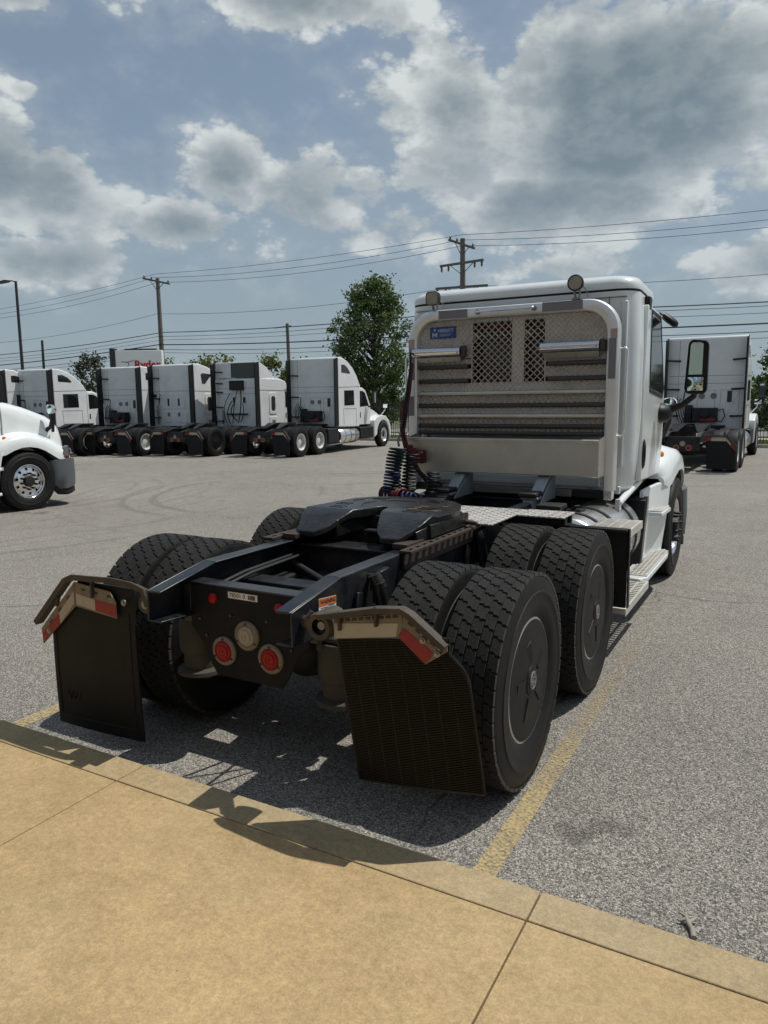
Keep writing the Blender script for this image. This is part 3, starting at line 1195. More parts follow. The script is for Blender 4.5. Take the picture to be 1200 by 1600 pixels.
round_lamp(-.146, .635, 'tail_light', m_red)
round_lamp(.140, .640, 'tail_light', m_red)
round_lamp(0.0, .733, 'reversing_lamp', m_clear)
for x in (-.206, .199):
    MB().lathe([(.026, -.610), (.026, -.620), (.022, -.627), (.012, -.631), (0, -.632)], 24, 'Y', (x, 0, .895)).build('marker_light', m_red, T, smooth=50)
lb = MB().box(-.112, .068, -.6125, -.6105, .908, .940).build('stock_label', m_label, T)
b = MB()
rg = random.Random(5)
x = .012
while x < .055:
    w = rg.uniform(.0012, .004)
    b.box(x, x + w, -.6138, -.6127, .913, .935)
    x += w + rg.uniform(.0012, .003)
b.build('barcode', m_ink, lb)
lettering('lettering', '78501 0', .030, m_ink, lb, Matrix.Translation((-.055, -.6128, .924)) @ FACE_BACK, depth=.0005)

# dusty air springs behind the plate, axles, differentials, torque rods
for s in (1, -1):
    for y in (-.47, 1.80):
        b = MB()
        b.lathe([(.07, .74), (.098, .735), (.108, .70), (.108, .58), (.100, .555), (.088, .55), (.086, .47), (.122, .46), (.125, .44), (.07, .43)], 28, 'Z', (s * .44, y, 0))
        b.build('air_spring', m_airbag, T, smooth=45)
        MB().box(s * .44 - .07, s * .44 + .07, y - .08, y + .08, .74, .765).bar((s * .44, y, .42), (s * .46, y + (.47 if y < 0 else -.48), .44), .10, .06).build('spring_arm', m_black, T, bevel=.008)
for y in (0, AX2):
    b = MB()
    b.tube([(-.62, y, R), (-.3, y, R), (0, y, R), (.3, y, R), (.62, y, R)], [.07, .075, .12, .075, .07], 14)
    n0 = len(b.v)
    b.lathe([(0, -.26), (.10, -.25), (.16, -.17), (.19, -.02), (.19, .06), (.15, .14), (.08, .18), (.06, .30), (.0, .31)], 20, 'Y', (0, y, R + .02))
    b.build('drive_axle', m_black, T, smooth=50)
    for s in (1, -1):
        MB().lathe([(.0, s * .46), (.2, s * .46), (.205, s * .50), (.205, s * .60), (.14, s * .61)], 24, 'X', (0, y, R)).build('brake_drum', m_rust, T, smooth=40)
        MB().lathe([(.0, -.12), (.07, -.12), (.082, -.10), (.082, .0), (.06, .01), (.02, .02), (.0, .02)], 16, 'Y', (s * .33, y - .22, R + .08)).build('brake_chamber', m_black, T, smooth=40)
MB().tube([(0, .31, .56), (0, .75, .57), (0, 1.02, .57)], .045, 12).build('drive_shaft', m_black, T, smooth=60)
MB().tube([(0, 1.6, .58), (0, 2.6, .62), (0, 3.6, .72)], .05, 12).build('drive_shaft', m_black, T, smooth=60)
for (p, q) in (((-.41, .28, .90), (.12, .10, .78)), ((.41, .28, .90), (-.05, .10, .76)), ((-.41, 1.55, .86), (.1, AX2, .78)), ((.41, 1.55, .86), (-.1, AX2, .78))):
    MB().tube([p, Vector(p).lerp(Vector(q), .15), Vector(p).lerp(Vector(q), .85), q], [.035, .022, .022, .035], 10).build('torque_rod', m_black, T, smooth=60)
for y in (.42, 2.1, 3.0):
    MB().box(-.418, .418, y - .05, y + .05, .80, .98).box(-.418, .418, y - .09, y + .09, .98, 1.0).build('crossmember', m_chassis, T, bevel=.006)
for s in (1, -1):
    for y in (-.20, 1.16):
        b = MB()
        b.tube([(s * .47, y, 1.0), (s * .50, y + .015, .93)], .033, 14)
        b.tube([(s * .49, y + .005, .965), (s * .53, y + .10, .50)], [.036, .03], 12)
        b.tube([(s * .432, y + .02, .985), (s * .50, y + .02, .985)], .016, 8)
        b.build('shock_absorber', m_chassis, T, smooth=50)
        build_each(MB().bar((s * .447, y + .15, .80), (s * .447, y + .13, 1.0), .035, .09).bar((s * .447, y - .13, .78), (s * .447, y - .10, .93), .02, .05), 'spring_hanger', m_chassis, T, bevel=.006)
# air lines and cables running inside the frame
rg = random.Random(11)
for i in range(3):
    x0 = rg.uniform(-.33, .33)
    pts = []
    for k in range(9):
        t = k / 8
        pts.append((x0 + .08 * sin(3 * t + i) + .05 * sin(9 * t + 2 * i), -.5 + 2.0 * t, .86 - .10 * sin(pi * t) + .03 * sin(7 * t + i)))
    MB().tube(pts, .009, 6).build('air_line', m_hblack, T, smooth=60)

for s in (1, -1):
    b = MB()
    b.lathe([(0, .16), (.09, .17), (.115, .20), (.115, .92), (.09, .95), (0, .96)], 20, 'Y', (s * .20, 0, .72))
    b.build('air_tank', m_black, T, smooth=40)
    MB().box(*sorted((s * .30, s * .415)), -.42, .30, .79, .84).build('suspension_bracket', m_black, T, bevel=.01)
MB().box(-.418, .418, -.24, -.10, .78, .90).build('crossmember', m_chassis, T, bevel=.006)
for k, x in enumerate((-.36, -.31, .33, .37)):
    MB().tube([(x, -.58, .88), (x + .01, -.2, .93), (x - .01, .4, .94), (x, 1.1, .93), (x + .02, 2.2, .95)], .011, 6).build('air_line', m_hblack, T, smooth=60)
for k in range(2):
    x = -.14 + .28 * k
    MB().tube([(x, -.605, .60), (x * .8, -.56, .72), (x * .6 + .05, -.50, .84), (x * .3 + .2, -.3, .92), (.34, -.1, .93)], .007, 6).build('lamp_cable', m_hblack, T, smooth=60)

# fifth wheel
Y5, ZT = .80, 1.192
half = [(0.0, 1.24), (.16, 1.23), (.30, 1.17), (.40, 1.06), (.455, .92), (.462, .76), (.455, .58), (.42, .44), (.345, .30), (.235, .295), (.17, .36), (.115, .49), (.058, .64), (.040, .74), (.0, .775)]


def fifth_z(y):
    return ZT if y > .54 else ZT - (.54 - y) * .45


b = MB()
n = len(half)
for s in (1, -1):
    vt = [(s * x, y, fifth_z(y) - .012 * (abs(x) > .45)) for x, y in half]
    vb = [(s * x * .985, y, fifth_z(y) - (.055 if y > .5 else .035)) for x, y in half]
    # split the top at the ramp break so that the plate stays planar
    front = [0, 1, 2, 3, 4, 5, 6, 12, 13, 14]
    back = [6, 7, 8, 9, 10, 11, 12]
    vv = vt + vb
    # extra vertices at the break line y = .40
    i_o = len(vv)
    vv += [(s * .446, .54, ZT), (s * .097, .54, ZT), (s * .440, .54, ZT - .055), (s * .097, .54, ZT - .055)]
    fs = [(0, 1, 2, 3, 4, 5, 6, i_o, i_o + 1, 12, 13, 14), (i_o, 7, 8, 9, 10, 11, i_o + 1)]
    fs += [tuple(n + k for k in (0, 1, 2, 3, 4, 5, 6)) + (i_o + 2, i_o + 3) + tuple(n + k for k in (12, 13, 14)), (i_o + 2, n + 7, n + 8, n + 9, n + 10, n + 11, i_o + 3)]
    ring = [0, 1, 2, 3, 4, 5, 6, 'a', 7, 8, 9, 10, 11, 'b', 12, 13, 14]
    for u, w in zip(ring[:-1], ring[1:]):
        tu = {'a': i_o, 'b': i_o + 1}.get(u, u)
        tw_ = {'a': i_o, 'b': i_o + 1}.get(w, w)
        bu = {'a': i_o + 2, 'b': i_o + 3}.get(u, None)
        bw = {'a': i_o + 2, 'b': i_o + 3}.get(w, None)
        bu = n + u if bu is None else bu
        bw = n + w if bw is None else bw
        fs.append((tu, tw_, bw, bu))
    b.add(vv, fs)
# skirts and ribs under the plate
for s in (1, -1):
    b.box(*sorted((s * .425, s * .452)), .50, 1.06, ZT - .13, ZT - .05)
    b.bar((s * .15, .42, ZT - .10), (s * .085, .74, ZT - .09), .02, .10)
    b.bar((s * .40, .40, ZT - .115), (s * .43, .54, ZT - .09), .02, .07)
b.box(-.40, .40, 1.06, 1.085, ZT - .12, ZT - .05)
fw5 = b.build('fifth_wheel_plate', m_grease, T, bevel=.006)
b = MB()
ringp = []
for k in range(25):
    t = radians(-35 + 250 * k / 24)
    ringp.append((.185 * cos(t), .84 + .185 * sin(t), ZT + .0005))
b.tube(ringp, .004, 6)
ringp = [(.33 * cos(radians(10 + 160 * k / 20)), .86 + .33 * sin(radians(10 + 160 * k / 20)), ZT + .0005) for k in range(21)]
b.tube(ringp, .004, 6)
for x, y in ((.30, .74), (-.30, .74), (.26, .60), (-.26, .60), (.2, 1.06), (-.2, 1.06)):
    b.box(x - .05, x + .05, y - .003, y + .003, ZT - .002, ZT + .003).box(x - .05, x + .05, y + .05, y + .056, ZT - .002, ZT + .003)
b.build('grease_groove_rim', m_grease, fw5)
b = MB()
rg = random.Random(21)
for k in range(15):
    t = rg.uniform(-.3, .6)
    r_ = rg.uniform(.2, .44)
    x, y = r_ * cos(t), .76 + r_ * sin(t)
    if x > .44 or y > 1.15:
        continue
    l_, w_ = rg.uniform(.006, .032), rg.uniform(.003, .009)
    b.box(x - l_, x + l_, y - w_, y + w_, ZT - .001, ZT + .0012)
struct(b.build('wear_flecks', M('wear_rust', (.17, .09, .05), .7, 0, .4, 30), fw5), 'stuff')
MB().box(-.40, .40, .64, .96, 1.03, 1.055).box(-.12, .12, .72, 1.05, 1.055, 1.135).tube([(-.43, .80, 1.10), (.43, .80, 1.10)], .035, 12).build('lock_jaw', m_black, T, bevel=.008)
for s in (1, -1):
    b = MB()
    b.prism([(.62, 1.06), (.98, 1.06), (.88, 1.135), (.72, 1.135)], 'X', s * .34, s * .42)
    b.build('fifth_wheel_bracket', m_rust, T, bevel=.006)
    # slotted slide rail
    b = MB()
    y0, y1 = .15, 1.22
    b.box(s * .475, s * .500, y0, y1, 1.036, 1.054) if s > 0 else b.box(-.500, -.475, y0, y1, 1.036, 1.054)
    b.box(s * .425, s * .450, y0, y1, 1.036, 1.054) if s > 0 else b.box(-.450, -.425, y0, y1, 1.036, 1.054)
    k = 0
    y = y0
    while y < y1:
        xa, xb = sorted((s * .450, s * .475))
        b.box(xa, xb, y, y + .038, 1.0365, 1.0535)
        y += .085
    xa, xb = sorted((s * .33, s * .424))
    b.box(xa, xb, y0 + .1, y1, 1.036, 1.066)
    xa, xb = sorted((s * .4315, s * .448))
    b.box(xa, xb, y0 + .02, y1, .94, 1.034)
    b.build('slide_rail', m_rust, T, bevel=.003)
MB().tube([(.36, 1.02, 1.09), (.52, 1.02, 1.08), (.54, 1.0, 1.07)], .014, 8).build('release_handle', m_rust, T, smooth=50)

# deck plates behind the cab
d = MB().box(-.57, .57, 1.16, 1.90, 1.046, 1.058).build('deck_plate', m_deck, T, bevel=.003)
sb = MB()
for i in range(15):
    for j in range(9):
        x, y = -.53 + i * .0755, 1.20 + j * .082
        if abs(x) < .45 and y < 1.2:
            continue
        a = .55 if (i + j) % 2 else -.55
        sb.bar((x - .02 * cos(a), y - .02 * sin(a), 1.0592), (x + .02 * cos(a), y + .02 * sin(a), 1.0592), .008, .003)
struct(sb.build('grip_lugs', m_deck, d), 'stuff')
d = MB().box(.574, .91, 1.63, 1.93, 1.046, 1.058).build('deck_plate', m_deck, T, bevel=.003)
sb = MB()
for i in range(5):
    for j in range(4):
        x, y = .605 + i * .0665, 1.665 + j * .075
        a = .55 if (i + j) % 2 else -.55
        sb.bar((x - .02 * cos(a), y - .02 * sin(a), 1.0592), (x + .02 * cos(a), y + .02 * sin(a), 1.0592), .008, .003)
struct(sb.build('grip_lugs', m_deck, d), 'stuff')
build_each(MB().box(.435, .90, 1.70, 1.76, .985, 1.045).box(.435, .90, 1.86, 1.90, .985, 1.045).box(-.42, .42, 1.2, 1.26, .985, 1.045), 'deck_bracket', m_black, T, bevel=.005)

# front half fender: black panel ahead of the drive tyre
for s in (1, -1):
    b = MB()
    xa, xb = sorted((s * .60, s * 1.285))
    b.box(xa, xb, 1.915, 1.93, .40, .945)
    b.box(xa, xb, 1.86, 1.94, .946, .965)
    xa, xb = sorted((s * 1.287, s * 1.297))
    b.prism([(1.925, .395), (1.985, .395), (1.96, .70), (1.94, .965), (1.90, .965)], 'X', xa, xb)
    b.build('quarter_fender', m_plastic, T, bevel=.004)

# fuel tanks with straps
for s in (1, -1):
    b = MB()
    b.lathe([(0, 2.06), (.27, 2.07), (.295, 2.085), (.305, 2.11), (.305, 3.45), (.295, 3.475), (.27, 3.49), (0, 3.5)], 40, 'Y', (s * .80, 0, .685))
    tank = b.build('fuel_tank', m_alu, T, smooth=40)
    for y in (2.28, 2.62, 3.2):
        MB().lathe([(.306, y), (.314, y + .002), (.314, y + .05), (.306, y + .052)], 40, 'Y', (s * .80, 0, .685)).build('tank_strap', m_black, tank, smooth=40)
    MB().bar((s * .70, 2.47, .985), (s * .84, 2.44, 1.0), .10, .02).bar((s * .75, 2.45, 1.0), (s * .80, 2.42, 1.035), .05, .012).build('tank_tab', m_black, tank, bevel=.004)


def grid_step(x0, x1, y0, y1, z, th, parent, name='step', nx=4, ny=9, mat=None):
    """an aluminium step of long bars and cross teeth with real gaps"""
    b = MB()
    w = .012
    for i in range(nx + 1):
        x = x0 + (x1 - x0) * i / nx
        b.box(x - w / 2, x + w / 2, y0, y1, z - th, z)
    for j in range(ny + 1):
        y = y0 + (y1 - y0) * j / ny
        b.box(x0 - w / 2, x1 + w / 2, y - .011, y + .011, z - th * .5, z + .002)
    b.box(x0 - w / 2 - .004, x1 + w / 2 + .004, y0 - .016, y0 - .0125, z - th, z + .003)
    b.box(x1 + w / 2, x1 + w / 2 + .006, y0 - .016, y1 + .01, z - .055, z + .003)
    return b.build(name, mat or m_deck2, parent, bevel=.002)


m_deck2 = M('step_aluminium', (0.68, 0.66, 0.60), 0.45, 0.5, 0.12, 8, (0.38, 0.34, 0.28), 0.5, 5.0)
for s in (1, -1):
    a, c = (.93, 1.265) if s > 0 else (-1.265, -.93)
    grid_step(a, c, 2.06, 2.50, .935, .05, T, 'tank_step')
    a, c = (.98, 1.245) if s > 0 else (-1.245, -.98)
    grid_step(a, c, 2.10, 3.02, .345, .04, T, 'tank_step', 4, 16)
    MB().bar((s * 1.02, 2.12, .31), (s * .98, 2.2, .62), .05, .02).bar((s * 1.02, 2.9, .31), (s * .98, 2.85, .5), .05, .02).bar((s * 1.0, 2.3, .50), (s * 1.15, 2.3, .90), .05, .03).build('step_hanger', m_black, T, bevel=.004)


# ------------------------------------------------------------------ mud flaps and hangers
def plate_at(poly, y, th):
    return MB().prism(poly, 'Y', y, y + th)


# left
hg = MB()
ht = .012
bl = [(-.47, .86), (-.50, .935), (-.56, .948), (-.70, .955), (-1.0, .940), (-1.05, .920), (-1.315, .655)]
pts = [Vector((x, -.775, z)) for x, z in bl]
rings = []
for i, p in enumerate(pts):
    t = (pts[min(i + 1, len(pts) - 1)] - pts[max(0, i - 1)]).normalized()
    nrm = Vector((-t.z, 0, t.x))
    rings.append([p + Vector((0, -.035, 0)), p + Vector((0, .012, 0)), p + Vector((0, .012, 0)) - nrm * .012, p + Vector((0, -.023, 0)) - nrm * .012, p + Vector((0, -.023, 0)) - nrm * .030, p + Vector((0, -.035, 0)) - nrm * .030])
hg.loft(rings)
hl = hg.build('flap_hanger', m_bracket, T, bevel=.002)
hg = MB()
hg.lathe([(.0, -.78), (.045, -.78), (.05, -.76), (.05, -.60), (.0, -.60)], 20, 'Y', (-.50, 0, .865))
hg.build('hanger_pivot', m_bracket, T, smooth=40)
MB().lathe([(.0, -.784), (.022, -.784), (.022, -.779)], 14, 'Y', (-.50, 0, .865)).build('pivot_bolt', m_steel, T, smooth=40)
FLT = -.765
# tape holders of the left flap: the level plate and the sloping plate
p1 = plate_at([(-1.005, .795), (-.70, .768), (-.70, .855), (-.745, .905), (-1.005, .925)], FLT - .022, .006).build('tape_holder', m_tan, T, bevel=.001)
p2 = plate_at([(-1.008, .795), (-1.008, .925), (-1.30, .635), (-1.295, .545)], FLT - .022, .006).build('tape_holder', m_tan, T, bevel=.001)


def tape(poly, y, mat, parent, name):
    MB().prism(poly, 'Y', y - .0022, y - .0002).build(name, mat, parent)


yt = FLT - .022
tape([(-.995, .806), (-.852, .792), (-.852, .850), (-.995, .866)], yt, m_tapewhite, p1, 'white_tape')
tape([(-.851, .792), (-.704, .777), (-.704, .838), (-.851, .850)], yt, m_tapered, p1, 'red_tape')
tape([(-1.012, .812), (-1.012, .876), (-1.142, .742), (-1.135, .682)], yt, m_tapewhite, p2, 'white_tape')
tape([(-1.143, .742), (-1.136, .681), (-1.288, .554), (-1.293, .610)], yt, m_tapered, p2, 'red_tape')
sl = MB()
for k in range(3):
    sl.box(-.95 + .095 * k, -.925 + .095 * k, yt - .003, yt - .0003, .886 - .006 * k, .897 - .006 * k)
for k in range(3):
    x = -1.05 - .075 * k
    sl.bar((x, yt - .0015, .845 - .075 * k), (x - .02, yt - .0015, .825 - .075 * k), .003, .011)
sl.build('slots', m_ink, p1)
build_each(MB().bar((-.855, yt - .008, .965), (-.862, yt - .008, .86), .012, .022, (0, 1, 0)).bar((-1.13, yt - .006, .83), (-1.15, yt - .006, .78), .012, .02, (0, 1, 0)), 'clamp', m_bracket, hl, bevel=.003)
for x, z in ((-1.235, .63), (-.64, .86)):
    MB().lathe([(.017, yt), (.017, yt - .004), (.010, yt - .006), (.010, yt - .010), (0, yt - .010)], 12, 'Y', (x, 0, z)).build('bolt', m_steel, hl)
# left flap: one sheet of black rubber with a thicker hem
b = MB()
fp = [(-.592, .935), (-1.0, .925), (-1.232, .70), (-1.232, .56), (-1.258, .085), (-.605, .105)]
N_ = len(fp)


def sag(x, z):
    return FLT + .018 * sin((x + .6) * 4.2) * (1 - z) + .05 * max(0, .8 - z) ** 2


rows = 12
cols_ = 8
vs, fs = [], []
for j in range(rows + 1):
    z = .93 - (.93 - .09) * j / rows
    xr = -.592 - .013 * j / rows
    xl = -1.0 - min(1, max(0, (.925 - z) / .225)) * .232 if z > .70 else -1.232 - (.70 - z) * .042
    zb = z + (.0 if j < rows else 0)
    for i in range(cols_ + 1):
        x = xl + (xr - xl) * i / cols_
        zz = z + (.018 * i / cols_ if j == rows else 0)
        vs.append((x, sag(x, zz), zz))
o2 = len(vs)
vs += [(x, y + .011, z) for x, y, z in vs]
W_ = cols_ + 1
for j in range(rows):
    for i in range(cols_):
        q = (j * W_ + i, j * W_ + i + 1, (j + 1) * W_ + i + 1, (j + 1) * W_ + i)
        fs.append(q)
        fs.append(tuple(o2 + k for k in q[::-1]))
edge = [i for i in range(W_)] + [j * W_ + cols_ for j in range(1, rows + 1)] + [rows * W_ + i for i in range(cols_ - 1, -1, -1)] + [j * W_ for j in range(rows - 1, 0, -1)]
for u, w in zip(edge, edge[1:] + edge[:1]):
    fs.append((w, u, o2 + u, o2 + w))
b.add(vs, fs)
fl = b.build('mud_flap', m_flap, T, smooth=30, label='plain black rubber mud flap')
b = MB()
hem = [(-1.205, .62), (-1.222, .15), (-.645, .168), (-.632, .80)]
for (x0, z0), (x1, z1) in zip(hem[:-1], hem[1:]):
    pts = [(x0 + (x1 - x0) * k / 6, sag(x0 + (x1 - x0) * k / 6, z0 + (z1 - z0) * k / 6) - .001, z0 + (z1 - z0) * k / 6) for k in range(7)]
    b.tube(pts, .0035, 5)
b.build('moulded_edge', m_flap, fl, smooth=60)
# worn emblem low on the flap
eb = MB()
for k in range(3):
    eb.tube([(-1.15 + .03 * k, sag(-1.12, .27) - .0005, .30 - .02 * k), (-1.125 + .03 * k, sag(-1.1, .27) - .0005, .255), (-1.10 + .03 * k, sag(-1.1, .27) - .0005, .30)], .0035, 5)
eb.build('worn_emblem', m_slat, fl, smooth=60)

# right hanger
FR = -.84
br = [(.54, .87), (.548, .955), (.585, .985), (.644, .998), (.855, 1.048), (.972, 1.062), (1.015, 1.045), (1.163, .938)]
pts = [Vector((x, FR - .005, z)) for x, z in br]
rings = []
for i, p in enumerate(pts):
    t = (pts[min(i + 1, len(pts) - 1)] - pts[max(0, i - 1)]).normalized()
    nrm = Vector((-t.z, 0, t.x))
    if nrm.z < 0 and i > 1:
        nrm = -nrm
    rings.append([p + Vector((0, -.035, 0)), p + Vector((0, .012, 0)), p + Vector((0, .012, 0)) - nrm * .012, p + Vector((0, -.023, 0)) - nrm * .012, p + Vector((0, -.023, 0)) - nrm * .024, p + Vector((0, -.035, 0)) - nrm * .024])
hr = MB().loft(rings[2:]).build('flap_hanger', m_bracket, T, bevel=.002)
b = MB()
b.lathe([(.034, FR - .03), (.055, FR - .035), (.06, FR - .02), (.06, FR + .10), (.034, FR + .10)], 24, 'Y', (.592, 0, .932))
b.lathe([(.034, FR + .02), (0, FR + .02)], 24, 'Y', (.592, 0, .932))
b.tube([(.44, -.74, .90), (.52, -.80, .925), (.592, -.80, .932)], [.03, .03, .034], 10)
b.build('hanger_pivot', m_bracket, T, smooth=40)
MB().lathe([(.0, FR - .012), (.018, FR - .012), (.02, FR + .01)], 12, 'Y', (.592, 0, .932)).build('pivot_bolt', m_steel, T, smooth=40)
build_each(MB().bar((.565, FR + .01, .875), (.572, FR, .82), .02, .028).bar((.545, FR, .985), (.53, FR - .02, .955), .028, .02), 'hanger_tab', m_rust, T, bevel=.003)
yt = FR - .012
h1 = plate_at([(.655, .886), (.950, .937), (.970, .976), (.970, 1.037), (.655, .972)], yt, .006).build('tape_holder', m_tan, T, bevel=.001)
h2 = plate_at([(.973, 1.037), (.973, .976), (.953, .938), (1.069, .847), (1.160, .912), (1.160, .93)], yt, .006).build('tape_holder', m_tan, T, bevel=.001)
tape([(.658, .890), (.944, .939), (.953, .994), (.657, .953)], yt, m_tapewhite, h1, 'white_tape')
tape([(.979, .977), (.954, .941), (1.069, .850), (1.105, .897)], yt, m_tapered, h2, 'red_tape')
sl = MB()
for k in range(9):
    x = .682 + k * .031
    z = .968 + k * .0062
    sl.bar((x, yt - .0015, z), (x + .02, yt - .0015, z + .004), .003, .010)
sl.build('slots', m_ink, h1)
sl = MB()
for k in range(5):
    x, z = .998 + k * .031, 1.004 - k * .0215
    sl.bar((x, yt - .0015, z), (x + .018, yt - .0015, z - .012), .003, .011)
sl.build('slots', m_ink, h2)
for x, z in ((.69, 1.0), (.86, 1.04)):
    MB().bar((x, yt - .008, z + .012), (x, yt - .008, z - .07), .012, .024, (0, 1, 0)).build('clamp', m_bracket, hr, bevel=.003)
for x, z in ((1.06, .942), (1.12, .898), (1.135, .925)):
    MB().lathe([(.013, yt), (.013, yt - .006), (.008, yt - .008), (.008, yt - .016), (0, yt - .016)], 10, 'Y', (x, 0, z)).build('bolt', m_steel, hr)
# right flap: a grid of thin louvres between upright ribs
ft = [(.662, .892), (.761, .294)]       # inner edge top, bottom
fo = [(1.160, .907), (1.240, .831), (1.311, .370)]


def flap_y(z, x):
    return FR + .002 + .010 * sin(x * 9 + z * 5) * (.95 - z) - .012 * (.9 - z)


def xin(z):
    return ft[0][0] + (ft[1][0] - ft[0][0]) * (ft[0][1] - z) / (ft[0][1] - ft[1][1])


def xout(z):
    if z > fo[1][1]:
        return fo[0][0] + (fo[1][0] - fo[0][0]) * (fo[0][1] - z) / (fo[0][1] - fo[1][1])
    return fo[1][0] + (fo[2][0] - fo[1][0]) * (fo[1][1] - z) / (fo[1][1] - fo[2][1])


def flap_pt(zi, f):
    """the flap hangs tilted in its own plane: rows rise outwards"""
    xa = xin(zi)
    xb = xout(min(zi + .138 * .55, .907))
    x = xa + (xb - xa) * f
    z = min(zi + .138 * (x - xa), 1.0)
    return x, flap_y(z, x), z


b = MB()
NS = 92
for k in range(NS):
    zi = .895 - k * (.895 - .300) / (NS - 1)
    rings = []
    for i in range(9):
        x, y, z = flap_pt(zi, i / 8)
        rings.append([(x, y - .004, z - .0017), (x, y + .006, z + .0005), (x, y - .004, z + .0010)])
    b.loft(rings)
fr_ = None
NR = 8
ribs_ = MB()
for i in range(NR + 1):
    pts = []
    for k in range(11):
        x, y, z = flap_pt(.890 - k * .0594, i / NR)
        pts.append((x, y + .002, z))
    ribs_.tube(pts, .004 if 0 < i < NR else .0055, 6)
ribs_.tube([flap_pt(.296, i / 6) for i in range(7)], .0045, 6)
fr_ = ribs_.build('mud_flap', m_slat, T, smooth=60, label='slatted see-through black mud flap')
sl_ = b.build('louvre_slats', m_slat, fr_, recalc=False)
struct(sl_, 'stuff')
b = MB()
vs, fs = [], []
for k in range(12):
    for i in range(7):
        x, y, z = flap_pt(.888 - k * .0535, i / 6)
        vs.append((x, y + .014, z))
for k in range(11):
    for i in range(6):
        fs.append((k * 7 + i, k * 7 + i + 1, (k + 1) * 7 + i + 1, (k + 1) * 7 + i))
b.add(vs, fs)
bk = b.build('flap_backing', m_flap, fr_, smooth=60)
sm = bk.modifiers.new('thickness', 'SOLIDIFY')
sm.thickness = .005
sm.offset = 1

# warning sticker on the right rail
st = MB().prism([(-.630, .900), (-.487, .888), (-.487, .958), (-.630, .972)], 'X', .4303, .4318).build('warning_sticker', m_label, T)
MB().prism([(-.629, .935), (-.488, .924), (-.488, .957), (-.629, .971)], 'X', .4320, .4328).build('orange_band', m_orange, st)
FACE_R = Matrix(((0, 0, 1, 0), (1, 0, 0, 0), (0, 1, 0, 0), (0, 0, 0, 1)))
lettering('lettering', 'WARNING', .026, m_ink, st, Matrix.Translation((.4332, -.556, .947)) @ Matrix.Rotation(-.085, 4, 'X') @ FACE_R, depth=.0004, bold=.0006)
b = MB()
for k in range(5):
    for (y0, y1) in ((-.615, -.56), (-.552, -.50)):
        z = .926 - k * .0075 - .010
        b.bar((.4322, y0, z + .009), (.4322, y1 - .006 * (k % 2), z + .005), .0006, .003)
b.build('small_print', m_ink, st)


# ------------------------------------------------------------------ cab
def rrect(hw, y0, y1, z, rc=.2, rf=.12, taper=.97, n=7, crown=.0):
    """plan outline of a cab: rear corners rc, front corners rf"""
    pts = []
    hf = hw * taper
    for (cx, cy, r, a0) in ((hw - rc, y0 + rc, rc, -90), (hf - rf, y1 - rf, rf, 0), (-(hf - rf), y1 - rf, rf, 90), (-(hw - rc), y0 + rc, rc, 180)):
        for k in range(n):
            a = radians(a0 + 90 * k / (n - 1))
            pts.append((cx + r * cos(a), cy + r * sin(a), z))
    return pts


def side_prism(b, poly, s, x0, x1):
    xa, xb = sorted((s * x0, s * x1))
    return b.prism(poly, 'X', xa, xb)


